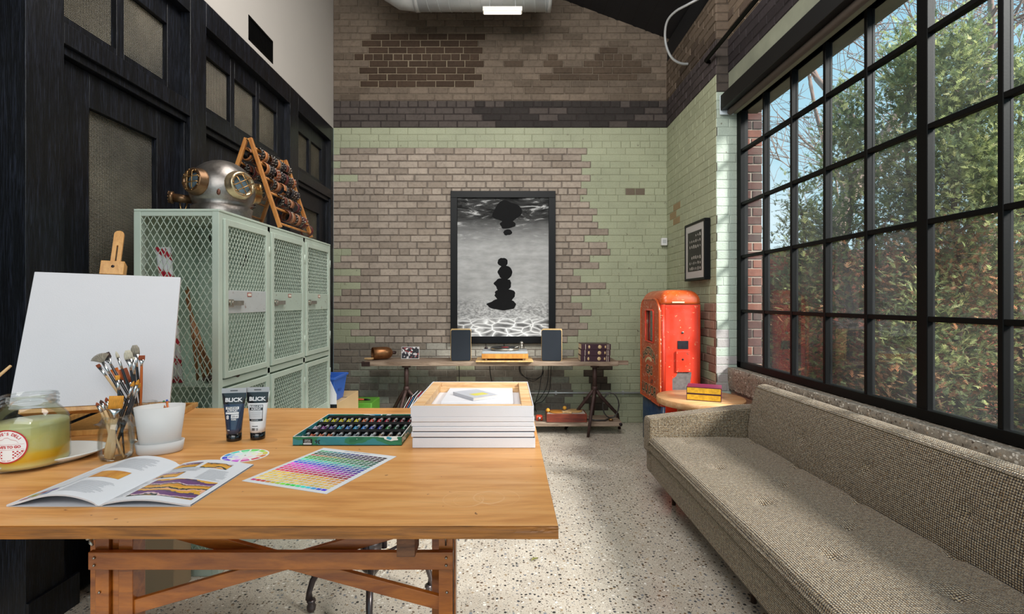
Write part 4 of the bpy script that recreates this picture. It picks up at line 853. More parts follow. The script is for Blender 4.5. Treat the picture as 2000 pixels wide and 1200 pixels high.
for r in range(3):
    for i in range(12):
        cc = lin(tcols[r][i]); t = thing('paint_tube', '%s paint tube, number %s from the left, %s row of teal box' % (tn[r][i], ['one', 'two', 'three', 'four', 'five', 'six', 'seven', 'eight', 'nine', 'ten', 'eleven', 'twelve'][i], ['back', 'middle', 'front'][r]), 'paint tube', (-.540-hw+.020+i*.0293, 1.885+hd-.108-r*.1095, TZ+.0056), (0, 0, 0), 'paint tubes in the teal box')
        # crimped tail raised towards the viewer, round cap at the back
        mb = MB().smooth(); rings = []
        for k in range(8):
            f = k/7; y = .002+f*.066; ring_ = []
            tl = Vector((.021, 0, .027)).normalized(); hl = .0175*(1-f)+.0075*f; ht = .0012*(1-f)+.0062*f; nn_ = Vector((-tl.z, 0, tl.x)); c0 = Vector((.0, y, .0125*(1-f)+.011*f))
            for q in range(14): a = 2*pi*q/14; ring_.append(c0+tl*cos(a)*hl+nn_*sin(a)*ht)
            rings.append(ring_)
        b0 = len(mb.f); mb.loft(rings)
        for k in range(len(mb.f)):
            seg_ = k//14; mb.c[k] = cc if (seg_ < 4 and 7 <= k % 14) else lin('#c9cdd0')
        mb.build('tube_body', TUBEM, t)
        MB().smooth().cyl((0, .068, .011), (0, .084, .011), .0075, .0065, 12).build('cap', TRAY, t)
        mb = MB(); tl = Vector((.021, 0, .027)).normalized(); M = frame_matrix(Vector((.0, .0006, .0125)), tl, Vector((0, -1, 0))); mb.bar(Vector((0, .0012, .0125))-tl*.0165, Vector((0, .0012, .0125))+tl*.0165, .0016, .0022, up=(0, 1, 0)); mb.build('crimp', CHROME, t)
        mb = MB().color(tcols[r][i]); A = Vector((-.0145, -.001, .004)); B = Vector((.0075, .001, .030)); C = Vector((.0145, -.001, .004)); mb.add([A, C, B, A+Vector((0, .006, 0)), C+Vector((0, .02, 0)), B+Vector((0, .006, 0))], [(0, 1, 2), (5, 4, 3), (0, 3, 4, 1), (1, 4, 5, 2), (2, 5, 3, 0)]); mb.build('colour_label', TUBEM, t)
        mb = MB().color('#d8dbdd'); mb.add([(.003, -.0016, .0045), (.0140, -.0016, .0045), (.0075, -.0002, .0275)], [(0, 1, 2)]); mb.color('#16181c').add([(-.003, -.0016, .0135), (.004, -.0014, .0195), (.002, -.0016, .0105)], [(0, 1, 2)]); mb.build('silver_label', TUBEM, t, fix=False)
# ---------------------------------------------------------------- two big acrylic tubes
def big_tube(name, label, loc, rz, body, kind):
    t = thing(name, label, 'paint tube', loc, (0, 0, rz)); Hc, Hb = .026, .166
    mb = MB().smooth(); mb.lathe([(.0235, 0), (.0245, .004), (.0245, Hc)], 28); mb.build('cap', plain('glossy black cap', '#0d0d0f', .18, coat=.4), t)
    def ringz(f):
        z_ = Hc+f*(Hb-Hc); e = f**1.15; a = .0245*(1-e)+.0395*e; b = .0245*(1-e)+.0012*e; return [Vector((a*cos(q*pi/18), b*sin(q*pi/18), z_)) for q in range(36)]
    def surf(x, z_):
        f = min(1, max(0, (z_-Hc)/(Hb-Hc))); e = f**1.15; a = .0245*(1-e)+.0395*e; b = .0245*(1-e)+.0012*e; s_ = max(0, 1-(x/a)**2)**.5; return Vector((x, -b*s_-.0005, z_))
    fs = [0, .12, .3, .5, .7, .80, .802, 1]
    mb = MB().smooth().loft([ringz(f) for f in fs]); mb.build('tube_body', body, t)
    mb = MB().smooth(); blk = plain('gloss black print', '#0f1116', .22, coat=.5)
    mb.grid(lambda u, v: surf((u-.5)*.0745*(1-.06*(1-v)), .128+v*.038), 24, 6); mb.build('black_band', blk, t, fix=False)
    mb = MB(); mb.box((-.040, -.0008, Hb), (.040, .0008, Hb+.017)); mb.build('hang_tab', plain('clear film tab', '#b9bcc0', .25), t)
    mb = MB(); mb.box((-.012, -.0012, Hb+.006), (.012, .0012, Hb+.010)); mb.build('hang_hole', plain('hole dark', '#5c6064', .5), t)
    wht = plain('white print', '#f0f0f2', .4)
    def word(mb, s_, size, x, z_, bold=.0003, sx=1, align='CENTER'): lettering(mb, s_, size, Matrix.Identity(4), bold, sx, lambda v: surf(x+v.x, z_+v.y)+Vector((0, -.0004, 0)), align)
    def patch(mb, x0, x1, z0, z1, d=.0002): mb.grid(lambda u, v: surf(x0+(x1-x0)*u, z0+(z1-z0)*v)+Vector((0, -d, 0)), 12, 3)
    mb = MB(); word(mb, 'BLICK', .0185, 0, .142, .0007, 1.12)
    if kind == 'dark':
        patch(mb, -.024, .019, .110, .119); patch(mb, -.024, .019, .094, .1005); patch(mb, -.005, .019, .080, .0925); mb.build('printed_white', wht, t, fix=False)
        mb = MB(); word(mb, 'STUDIO', .0085, -.0025, .1145, .0002, 1.15); word(mb, '250 ml', .0085, .007, .086, .0001, .8); mb.build('printed_dark', blk, t, fix=False)
        mb = MB(); word(mb, 'ACRYLIC', .0085, -.0025, .105, .0004, 1.0); word(mb, '8', .018, -.0165, .083, .0006); word(mb, 'PURE', .0065, .004, .0755, .0003); word(mb, 'PAYNE', .003, -.012, .040); mb.build('printed_words', wht, t, fix=False)
    else:
        mb.build('printed_white', wht, t, fix=False)
        mb = MB(); patch(mb, -.025, .021, .066, .122, .0001); mb.build('label_panel', blk, t, fix=False)
        mb = MB(); patch(mb, -.0235, .0195, .1125, .1205, .0004); patch(mb, -.0235, .0195, .0735, .103, .0004); mb.build('label_white', plain('label white', '#dfe0e4', .45), t, fix=False)
        mb = MB(); word(mb, 'ACRYLIC', .0085, -.002, .1075, .0004); word(mb, 'TITANIUM WHITE', .0030, -.004, .0695, .0001); mb.build('printed_words', wht, t, fix=False)
        mb = MB(); word(mb, 'STUDIO', .0085, -.002, .1165, .0004, 1.15)
        for k in range(18): w_ = .0004+.0005*hsh(k, 3); patch(mb, -.013+k*.0012, -.013+k*.0012+w_, .034, .043, .0003) if k not in (11, 12) else 0
        for k in range(7): patch(mb, -.021, .012+.006*hsh(k, 1), .098-k*.0032, .0984-k*.0032, .0006)
        word(mb, 'Made in the USA', .0028, -.002, .049); mb.build('printed_dark', blk, t, fix=False)
    return t
n = N('dark blue tube'); n.base(n.ramp(n.noise(10, (1, 1, .4)), [(.4, '#1b2c46'), (.65, '#2b4262')])); n.set(.2, coat=.6); DTUBE = n.m
p = tpt(450, 864); big_tube('acrylic_tube', 'large dark blue acrylic tube standing on its cap, left of the white one', (p.x, p.y+.024, TZ+.0003), .18, DTUBE, 'dark')
p = tpt(497, 861); big_tube('acrylic_tube', 'large white acrylic tube standing on its cap beside the dark blue one', (p.x, p.y+.024, TZ+.0003), .10, plain('white tube plastic', '#ececee', .35, var=.03), 'white')
# ---------------------------------------------------------------- papers on the table
PAPER = vcol('printed paper', .55, var=.02)
def card_mesh(name, pts, h, mat, parent): pass
a, b, c_, d_ = tpt(475, 940), tpt(637, 967), tpt(775, 892), tpt(630, 876)     # near-left, near, right, back
o = (a+b+c_+d_)/4; U_ = ((b-a)+(c_-d_))/2; V_ = ((d_-a)+(c_-b))/2; wu, wv_ = U_.length, V_.length
t = thing('colour_chart', 'white sheet printed with a grid of small colour swatches', 'chart', (o.x, o.y, TZ+.0003), (0, 0, math.atan2(U_.y, U_.x)))
MB().color('#d9dbde').box((-wu/2, -wv_/2, 0), (wu/2, wv_/2, .0008)).build('sheet', PAPER, t)
import colorsys
mb = MB(); NC, NR = 15, 20; cu = (wu-.028)/NC; cv = (wv_-.036)/NR
for j in range(NR):
    for i in range(NC):
        f = j/NR; sh = i/NC
        if j == 0: h_, s_, v_ = (i/NC*.8+.93) % 1, .75, .85
        elif f < .30: h_, s_, v_ = .13-.13*(1-(f/.30))*0-.10*sh*(f*2)-.0, .45+.5*f*2, .98-.15*sh
        elif f < .52: h_, s_, v_ = (.98-.35*(f-.30)/.22*(.4+.6*sh)) % 1, .75, .95-.4*sh
        elif f < .70: h_, s_, v_ = .72-.35*(f-.52)/.18, .7-.3*sh*(i % 3 == 0), .55+.35*(1-sh)
        elif f < .85: h_, s_, v_ = .33+.12*sh-.3*(f > .78)*(1-sh), .65, .70-.4*sh
        else: h_, s_, v_ = (.6*sh+.02*j) % 1, .55, .35-.2*sh+.35*(1-sh)*(j == NR-1)
        h_ = (h_+.02*(hsh(i, j)-.5)) % 1; rgb = colorsys.hsv_to_rgb(h_, min(1, s_), max(.08, min(1, v_+.12*(hsh(j, i)-.5)))); mb.color('#%02x%02x%02x' % tuple(int(q*255) for q in rgb))
        x = -wu/2+.014+i*cu; y = -wv_/2+.014+j*cv; mb.add([(x, y, .0010), (x+cu*.84, y, .0010), (x+cu*.84, y+cv*.76, .0010), (x, y+cv*.76, .0010)], [(0, 1, 2, 3)])
mb.build('swatch_grid', PAPER, t, fix=False)
mb = MB(); lettering(mb, 'COLOR MIXING CHART', .009, Matrix.Translation((0, wv_/2-.010, .0011))); mb.build('printed_title', plain('grey ink', '#555a60', .6), t, fix=False)
p = tpt(479, 891); t = thing('colour_mixing_disc', 'round cardboard colour mixing wheel', 'colour wheel', (p.x, p.y, TZ+.0003), (0, 0, .2)); r = .069
mb = MB().color('#e9ebe8').lathe([(r, 0), (r, .0012)], 48); dk = mb.build('disc', PAPER, t)
mb = MB()
for k in range(12):
    for r0, r1, s_, v_ in ((.050, .064, .85, .85), (.036, .048, .35, .95), (.020, .033, .18, .97)):
        if (k+int(r0*100)) % 3 == 1 and r0 < .05: continue
        h_ = (k/12+.15) % 1; mb.color('#%02x%02x%02x' % tuple(int(q*255) for q in colorsys.hsv_to_rgb(h_, s_*.8, v_))); aa = [k*pi/6+.05+q*(pi/6-.10)/3 for q in range(4)]
        for q in range(3): mb.add([(r1*cos(aa[q]), r1*sin(aa[q]), .0014), (r1*cos(aa[q+1]), r1*sin(aa[q+1]), .0014), (r0*cos(aa[q+1]), r0*sin(aa[q+1]), .0014), (r0*cos(aa[q]), r0*sin(aa[q]), .0014)], [(3, 2, 1, 0)])
mb.build('colour_segments', PAPER, t, fix=False); MB().color('#8d8f90').smooth().lathe([(.003, .0013), (.002, .0022)], 12).build('rivet', CHROME, t)
# magazine, open, with pages arching up to the spine
mg = thing('open_magazine', 'open art magazine with landscape paintings on its pages', 'magazine', (-.971, 1.355, TZ+.0003)); MW, MD = .219, .150
def pz(x, k=1.0):
    """height of the page surface, x from -MW to MW"""
    u = abs(x)/MW; hgt = .030 if x < 0 else .016
    return .0045+hgt*k*(sin(pi*min(1, u*1.02))**.9 if u < .5 else sin(pi*u)**1.3)*(1-.35*u)+(.0 if u > .04 else -.002)
def page(x0, x1, y0, y1, off, skew=0): return lambda u, v: (lambda x, y: Vector((x, y, pz(x)+off)))(x0+(x1-x0)*u, y0+(y1-y0)*v)
for sgn, nm in ((-1, 'left_pages'), (1, 'right_pages')):
    mb = MB().smooth().color('#d9dbe0'); mb.grid(lambda u, v: Vector((sgn*MW*u, -MD+2*MD*v, pz(sgn*MW*u))), 36, 2)
    mb.color('#d5d3d6'); mb.grid(lambda u, v: Vector((sgn*(MW*.99*u+.0005), -MD+.0005+v*0+(2*MD-.001)*v, max(.001, pz(sgn*MW*u)-.0035-.0*v))), 36, 2)
    mb.grid(lambda u, v: Vector((sgn*MW*u, -MD, pz(sgn*MW*u)-(.0038)*v)), 36, 1); mb.grid(lambda u, v: Vector((sgn*MW*u, MD, pz(sgn*MW*u)-(.0038)*v)), 36, 1)
    mb.build(nm, PAPER, mg, fix=False)
mb = MB().color('#cfd0d6').box((-MW, -MD, 0), (MW, MD, .0009)); mb.build('cover', PAPER, mg)
n = N('painting print'); sp = n.n('SeparateXYZ'); n.l(n.co(), sp.inputs[0]); yy = n.math('ADD', n.math('MULTIPLY', sp.outputs[1], 13), n.math('MULTIPLY', n.noise(18, detail=4), .9)); fr = n.math('FRACT', yy)
n.base(n.ramp(fr, [(0, '#6a3f74'), (.22, '#54405e'), (.30, '#d8a23a'), (.42, '#e0a98c'), (.50, '#2e3a33'), (.60, '#d9a035'), (.74, '#c98a2e'), (.86, '#35403a'), (.93, '#d5b6b8')], 'CONSTANT')); n.set(.4); PAINTG = n.m
def pic(x0, x1, y0, y1, nm='picture', mat=PAINTG): m = MB().smooth(); m.grid(page(x0, x1, y0, y1, .0006), 16, 2); m.build(nm, mat, mg, fix=False)
pic(.045, .205, -.125, -.010); pic(.022, .085, .002, .045); pic(.020, .085, .085, .128); pic(.100, .175, .080, .122); pic(-.125, -.045, -.030, .018, mat=wood('orange painting print', '#e0a43c', '#b8742c', (4, 1, 1), 8, .4))
n = N('grey photo print'); n.base(n.ramp(n.noise(7, detail=5), [(.3, '#c9d4e0'), (.6, '#e3e7ec')])); n.set(.4); pic(-.212, -.135, -.09, .13, 'pale_photo', n.m)
mb = MB()
for k, h_ in enumerate(('#c78a8a', '#c9b04a', '#7a8fb8', '#a6b86a', '#b85a5a', '#8a7ab0')): x = -.205+(k % 3)*.025; y = -.135+(k//3)*.022; mb.color(h_); mb.grid(page(x, x+.018, y, y+.015, .0010), 2, 1)
mb.build('swatch', PAPER, mg, fix=False)
mb = MB().color('#8f949c')
for x0, x1, y0, y1 in ((-.13, -.03, .045, .125), (-.12, -.03, -.125, -.055), (.025, .125, .052, .078), (.012, .040, -.12, -.01), (.135, .205, .0, .07)):
    k = y0
    while k < y1: mb.grid(page(x0, x1-.02*hsh(k*100, 1), k, k+.0011, .0005), 8, 1); k += .0052
mb.build('printed_text', PAPER, mg, fix=False)
# ---------------------------------------------------------------- oval tray, gallon jar, mason jars, brushes, planter
GLASS = N('jar glass'); GLASS.base('#f4f8f6'); GLASS.set(.02, trans=1, ior=1.12, spec=.9); GLASS = GLASS.m
GLASS = glassy('clear glass', (.965, .98, .975, 1), .16, .03)
PORC = N('white tray with paint smears'); a = PORC.noise(16, detail=7, rough=.7); PORC.base(PORC.mix(PORC.ramp(a, [(.66, 0.0), (.68, 1.0)]), '#e6e8e6', '#3c3f44')); PORC.set(.25); PORC = PORC.m
tr = thing('oval_tray', 'white oval tray with dried paint smears under the big jar', 'tray', (-1.545, 1.515, TZ+.0003), (0, 0, .42)); A_, B_ = .285, .15
mb = MB().smooth(); mb.lathe([(.80, 0), (.83, 0), (1.0, .020), (1.0, .023), (.97, .0225), (.80, .006), (.001, .005)], 56, Matrix.Diagonal((A_, B_, 1, 1)), cap=False); mb.build('dish', PORC, tr, fix=False)
jc = Vector((-1.415, 1.505, TZ+.0062)); jr = thing('gallon_jar', 'large glass jar of cloudy yellow paint water with a red deli label', 'jar', jc)
prof = [(.078, 0), (.088, .004), (.0925, .014), (.0925, .120), (.088, .140), (.074, .160), (.064, .170), (.062, .176)]
mb = MB().smooth(); mb.lathe(prof+[(.062, .180)], 48, cap=False); mb.lathe([(r-.003, max(z, .004)) for r, z in prof+[(.062, .180)]], 48, cap=False)
for z in (.176, .186, .197): mb.lathe([(.062, z), (.0665, z+.002), (.0665, z+.005), (.062, z+.008)], 48, cap=False)
mb.lathe([(.062, .204), (.064, .208), (.059, .208), (.059, .176)], 48, cap=False); mb.lathe([(.086, .003), (.001, .002)], 40, cap=False); mb.build('jar_body', GLASS, jr, fix=False)
n = N('paint water'); sp = n.n('SeparateXYZ'); n.l(n.co(), sp.inputs[0]); hz = n.math('ADD', n.math('MULTIPLY', sp.outputs[2], 7.5), n.math('MULTIPLY', n.noise(7, (1, 1, 3), 3), .16))
n.base(n.ramp(hz, [(.08, '#e9e1c0'), (.22, '#ecd98a'), (.30, '#f0b818'), (.44, '#f2c63a'), (.52, '#dccb74'), (.8, '#d0c67c'), (1, '#bdb880')])); n.set(.3, spec=.3); n.p.inputs['Subsurface Weight'].default_value = .0; WATER = n.m
mb = MB().smooth(); mb.lathe([(.001, .0045), (.083, .0045), (.0885, .014), (.0890, .120), (.0870, .128), (.001, .128)], 48, cap=False); mb.build('paint_water', WATER, jr, fix=False)
RED = plain('red label ink', '#c3252b', .5, var=.05); WLAB = plain('white label paper', '#f1efef', .5, var=.02)
la = math.atan2(-1.505, 1.415)-.55                              # direction the label faces, from the axis
def onjar(v, d=.0): 
    R0 = .0932+d; t_ = v.x/R0+la; return Vector((R0*cos(t_), R0*sin(t_), .076+v.y))
mb = MB().smooth(); mb.grid(lambda u, v: onjar(Vector((.047*v*cos(u*2*pi), .047*v*sin(u*2*pi))), .0002), 48, 8); lb = mb.build('label', WLAB, jr, fix=False)
mb = MB(); mb.grid(lambda u, v: onjar(Vector(((.047-.0035*v)*cos(u*2*pi), (.047-.0035*v)*sin(u*2*pi))), .0005), 64, 1)
for s_, r0, top in (("STEVE'S DELI", .0355, True), ('DINE IN  *  TAKE OUT  *  CATERING', .0400, False)):
    nn_ = len(s_); arc = 2.1 if top else 2.5
    for i, ch in enumerate(s_):
        if ch == ' ': continue
        th = pi/2+arc*(.5-(i+.5)/nn_) if top else -pi/2-arc*(.5-(i+.5)/nn_)
        q = th-pi/2 if top else th+pi/2
        lettering(mb, ch, .0105 if top else .0042, Matrix.Identity(4), .0004 if top else .0001, 1, lambda v: onjar(Vector((r0*cos(th)+v.x*cos(q)-v.y*sin(q), r0*sin(th)+v.x*sin(q)+v.y*cos(q))), .0005))
lettering(mb, "STEVE'S TO GO", .0098, Matrix.Identity(4), .0005, .95, lambda v: onjar(Vector((v.x, v.y-.002)), .0005))
for yy in (.005, -.0095): mb.grid(lambda u, v: onjar(Vector(((u-.5)*.078, yy+v*.0006)), .0005), 24, 1)
for i in range(-7, 8):
    for j in range(5):
        x = i*.0046; y = -.013-j*.0042
        if abs(x) > .013 and x*x+(y)**2 < .035**2 and (i+j) % 2: mb.grid(lambda u, v: onjar(Vector((x+u*.0040, y-v*.0036)), .0005), 2, 1)
pts_ = [(-.026, .008), (-.020, .016), (-.010, .019), (-.004, .024), (.004, .024), (.010, .019), (.022, .015), (.027, .008)]
for (x0, y0), (x1, y1) in zip(pts_, pts_[1:]): mb.grid(lambda u, v: onjar(Vector((x0+(x1-x0)*u, y0+(y1-y0)*u+v*.0009)), .0005), 3, 1)
mb.build('label_print', RED, lb, fix=False)
def mason(name, label, x, y, s=1.0):
    t = thing(name, label, 'jar', (x, y, TZ+.0003)); mb = MB().smooth()
    pr = [(.030, 0), (.040, .003), (.046, .014), (.0475, .05), (.047, .085), (.042, .104), (.036, .112), (.0355, .116)]
    mb.lathe([(r*s, z*s) for r, z in pr], 40, cap=False); mb.lathe([(r*s-.0025, max(z*s, .003)) for r, z in pr], 40, cap=False)
    for z in (.115, .121, .127): mb.lathe([(.0355*s, z*s), (.0385*s, (z+.0015)*s), (.0385*s, (z+.0035)*s), (.0355*s, (z+.005)*s)], 40, cap=False)
    mb.lathe([(.036*s, .132*s), (.037*s, .135*s), (.033*s, .135*s), (.033*s, .112*s)], 40, cap=False); mb.lathe([(.04*s, .003), (.001, .0025)], 30, cap=False); mb.build('jar_body', GLASS, t, fix=False); return t
J1 = Vector((-1.213, 1.575, TZ)); J2 = Vector((-1.262, 1.765, TZ))
mason('mason_jar', 'front glass jar of paintbrushes standing beside the white planter', J1.x, J1.y); mason('mason_jar', 'rear glass jar holding the tallest paintbrushes', J2.x, J2.y, 1.02)
BLKH = plain('black lacquer handle', '#17151a', .2, coat=.6); ORH = plain('orange lacquer handle', '#c9682a', .3, coat=.3); NATH = wood('natural handle', '#dcb98a', '#c39a66', (9, 9, 1.5), 7, .5)
HOG = plain('hog bristle', '#d8cfba', .9, var=.4, ns=60, stretch=(9, 9, 1)); GREYB = plain('grey bristle', '#a69c8c', .9, var=.5, ns=60, stretch=(9, 9, 1)); RUST = plain('russet bristle', '#9c4a28', .8, var=.4, ns=60, stretch=(9, 9, 1)); GOLD = plain('golden synthetic bristle', '#e0982f', .7, var=.35, ns=60, stretch=(9, 9, 1))
SILV = plain('silver ferrule', '#d3d3d3', .2, .95, var=.25, ns=40)
def brush(label, foot, tip, bw, kind, hm, bm_, flen=.035, blen=.028, hr=.0035, group='paintbrushes in the jars'):
    """foot: lower end, tip: end of the bristles"""
    foot = Vector(foot); tip = Vector(tip); L_ = (tip-foot).length; t = thing('paintbrush', label, 'paintbrush', foot, (0, 0, 0), group)
    q = (tip-foot).to_track_quat('Z', 'X'); view = Vector((foot.x, foot.y, 0)).normalized()
    x = Vector((-view.y, view.x, 0)); z = (tip-foot).normalized(); x = (x-z*x.dot(z)).normalized(); y = z.cross(x); R3 = Matrix((x, y, z)).transposed(); t.rotation_euler = R3.to_euler()
    h1 = L_-flen-blen; w_ = bw/2
    mb = MB().smooth()
    if kind == 'paddle': mb.lathe([(.001, 0), (1, .006), (1.15, .03), (.9, .06), (.55, h1*.75), (.8, h1)], 20, Matrix.Diagonal((w_*.7, .004, 1, 1)), cap=False)
    else: mb.lathe([(.001, 0), (hr*.6, .002), (hr*.8, h1*.3), (hr*1.35, h1*.75), (hr*1.1, h1), (hr*.9, h1+.005)], 12, cap=False)
    mb.build('handle', hm, t)
    mb = MB().smooth(); rr = [Vector((cos(a*pi/10)*hr*1.1, sin(a*pi/10)*hr*1.1, h1-.002)) for a in range(20)]; fw = w_ if kind in ('flat', 'paddle', 'filbert') else (hr*1.3 if kind == 'round' else hr*1.4)
    mid = [Vector((cos(a*pi/10)*(hr*1.2), sin(a*pi/10)*hr*1.2, h1+flen*.35)) for a in range(20)]; r2_ = [Vector((cos(a*pi/10)*fw, sin(a*pi/10)*min(fw, .0035), h1+flen)) for a in range(20)]
    mb.loft([rr, mid, r2_]); mb.build('ferrule', SILV, t)
    mb = MB().smooth(); b0 = h1+flen-.001
    if kind == 'fan':
        for k in range(26):
            a = (k/25-.5)*1.75; mb.tube([(sin(a)*.003, 0, b0), (sin(a)*blen*.5, (k % 3-1)*.0007, b0+cos(a)*blen*.5), (sin(a)*blen*1.15, (k % 3-1)*.0015, b0+cos(a)*blen*1.1)], [.0016, .0016, .0009], 5)
    else:
        prf = {'flat': (1, 1.04, 1.06, 1.04), 'paddle': (1, 1.02, 1.02, 1.0), 'filbert': (1, 1.08, 1.0, .55), 'round': (1, 1.15, .8, .15)}[kind]
        mb.loft([[Vector((cos(a*pi/10)*fw*k, sin(a*pi/10)*min(fw, .0035)*(1-.25*i) + 0, b0+blen*i/3)) for a in range(20)] for i, k in enumerate(prf)])
    mb.build('bristles', bm_, t, fix=kind != 'fan'); return t
def bt(px, py, Y): return wpt(px, py, Y)
Yb = J2.y; G2 = J2+Vector((0, 0, .008)); G1 = J1+Vector((0, 0, .006))
def f2(dx, dy): return G2+Vector((dx, dy, 0))
def f1(dx, dy, dz=0): return G1+Vector((dx, dy, dz))
brush('fan brush with pale splayed bristles at the left of the rear jar', f2(.022, -.01), bt(192, 693, Yb-.02), .05, 'fan', BLKH, GREYB, .045, .030)
brush('brush with dark brown bristles and a tan handle behind the fan brush', f2(.030, .0), bt(190, 712, Yb), .012, 'flat', NATH, RUST, .035, .014)
brush('dark flat brush peeking over the fan brush', f2(.02, .012), bt(204, 690, Yb+.02), .026, 'flat', BLKH, plain('dark bristle', '#3a2723', .8), .03, .020)
brush('slim pointed cream brush left of centre in the rear jar', f2(.0, .012), bt(226, 686, Yb), .008, 'round', BLKH, HOG, .040, .024)
brush('wide cream hog bristle brush in the middle of the rear jar', f2(-.006, .0), bt(249, 684, Yb-.01), .024, 'filbert', BLKH, HOG, .038, .032)
brush('tallest brush with grey bristles in the rear jar', f2(-.012, .014), bt(263, 674, Yb+.01), .024, 'filbert', BLKH, GREYB, .042, .034)
brush('russet angled brush with an orange handle at the right of the rear jar', f2(-.02, .006), bt(277, 694, Yb), .018, 'flat', ORH, RUST, .020, .016)
brush('small pointed brush with a bright ferrule right of the cream brush', f2(-.016, -.012), bt(261, 697, Yb-.02), .008, 'round', BLKH, HOG, .05, .010)
brush('broad brush with an orange flat handle left of centre in the rear jar', f2(.01, .024), bt(222, 720, Yb+.03), .022, 'flat', BLKH, ORH, .02, .05)
brush('broad russet brush in the middle behind the hog bristle brush', f2(-.002, .028), bt(240, 720, Yb+.03), .022, 'flat', ORH, RUST, .010, .055)
Yf = J1.y
brush('wide golden flat brush with a pale paddle handle in the front jar', f1(.0, -.030, .0), bt(228, 773, Yf-.02), .036, 'paddle', NATH, GOLD, .030, .040)
brush('short russet brush leftmost in the front jar', f1(.024, .0), bt(188, 786, Yf-.01), .006, 'round', NATH, RUST, .022, .012)
brush('second russet brush from the left in the front jar', f1(.032, -.012), bt(196, 781, Yf-.02), .006, 'round', NATH, plain('dark tip bristle', '#4a2c22', .8), .022, .012)
brush('third russet brush from the left in the front jar', f1(.010, -.022), bt(201, 784, Yf), .007, 'round', NATH, RUST, .026, .014)
brush('fourth russet brush from the left in the front jar', f1(-.006, .020), bt(207, 776, Yf+.01), .006, 'round', NATH, RUST, .026, .014)
brush('slim black brush with a golden tip leaning right in the front jar', f1(-.030, .0), bt(262, 744, Yf+.02), .007, 'round', BLKH, GOLD, .036, .018)
brush('second slim black brush leaning right, its golden tip a little higher', f1(-.022, .012), bt(271, 741, Yf+.02), .007, 'round', BLKH, GOLD, .036, .018)
brush('third slim black brush leaning farthest right in the front jar', f1(-.026, .020), bt(274, 748, Yf+.03), .007, 'round', BLKH, GOLD, .034, .016)
brush('small golden flat brush just above the wide golden one', f1(.012, .016), bt(229, 733, Yf+.03), .012, 'flat', BLKH, GOLD, .030, .016)
# handle of a brush standing in a cup left of the picture
cupp = Vector((-1.60, 1.40, TZ+.0003)); t = thing('brush_cup', 'small tin cup at the left end of the table', 'cup', Vector((-1.665, 1.33, TZ+.0003)))
MB().smooth().lathe([(.03, 0), (.034, .09), (.032, .09), (.028, .004), (.001, .003)], 24, cap=False).build('cup_body', GALV, t, fix=False)
brush('paintbrush handle rising at the left edge of the picture', wpt(22, 714, 1.40), Vector((-1.665, 1.33, TZ+.008)), .012, 'flat', NATH, HOG, .03, .02, .006, group=None)
# oval planter on its saucer
pc = Vector((-1.122, 1.640, TZ+.0003)); pt = thing('planter', 'white oval planter on a matching saucer, holding pencils', 'planter', pc, (0, 0, .45)); WCER = plain('matt white ceramic', '#d2cfcd', .5, var=.03)
def ov(a, b, z, n_=44): return [Vector((cos(q*2*pi/n_)*a, sin(q*2*pi/n_)*b, z)) for q in range(n_)]
mb = MB().smooth(); mb.loft([ov(.060, .038, 0), ov(.063, .041, .004), ov(.068, .046, .036), ov(.0655, .0435, .036), ov(.060, .038, .006), ov(.001, .001, .006)], cap=True); mb.build('saucer', WCER, pt)
mb = MB().smooth(); mb.loft([ov(.052, .034, .0062), ov(.054, .036, .010), ov(.071, .049, .150), ov(.0685, .0465, .150), ov(.051, .033, .014), ov(.001, .001, .014)]); mb.build('pot', WCER, pt)
for k, (lb_, cc, x, y, px, py) in enumerate((('wooden pencil with a green end in the planter', '#2f7a4a', .048, .0, 320, 783), ('wooden pencil with a blue end in the planter', '#3a56b0', .052, .012, 326, 781))):
    tip = wpt(px, py, 1.69); R_z = Matrix.Rotation(.45, 3, 'Z'); foot = pc+R_z @ Vector((x*.6, y*.5, .016)); d = tip-foot
    t = thing('pencil', lb_, 'pencil', foot, d.to_track_quat('Z', 'Y').to_euler(), None)
    MB().smooth().cyl((0, 0, 0), (0, 0, d.length-.006), .0038, n=6).build('shaft', ORH if k else wood('cedar pencil', '#c9825a', '#a9623c'), t); MB().smooth().cyl((0, 0, d.length-.006), (0, 0, d.length), .0038, .003, 6).build('painted_end', plain('pencil end %d' % k, cc, .4), t)
# ---------------------------------------------------------------- table easel with a blank canvas
EAS = wood('varnished beech', '#d8a25c', '#c08642', (8, 8, 1.5), 6, .35); eo = Vector((-1.52, 1.845, TZ+.0003)); ez = thing('table_easel', 'wooden table easel with a drawer base and an upright clamp', 'easel', eo, (0, 0, .25))
mb = MB(); mb.box((-.21, 0, 0), (.21, .018, .020)); mb.build('base_rail', EAS, ez, bevel=.002)
for x in (-.21, .192): mb = MB(); mb.box((x, .018, 0), (x+.018, .47, .020)); mb.build('base_rail', EAS, ez, bevel=.002)
mb = MB(); mb.box((-.192, .452, 0), (.192, .47, .020)); mb.build('base_rail', EAS, ez, bevel=.002)
mb = MB(); mb.box((-.15, .02, .002), (.19, .45, .006)); mb.build('base_panel', EAS, ez)
for x in (-.16, .04): mb = MB(); mb.box((x, .05, .020), (x+.02, .075, .095)); mb.build('upright', EAS, ez, bevel=.002)
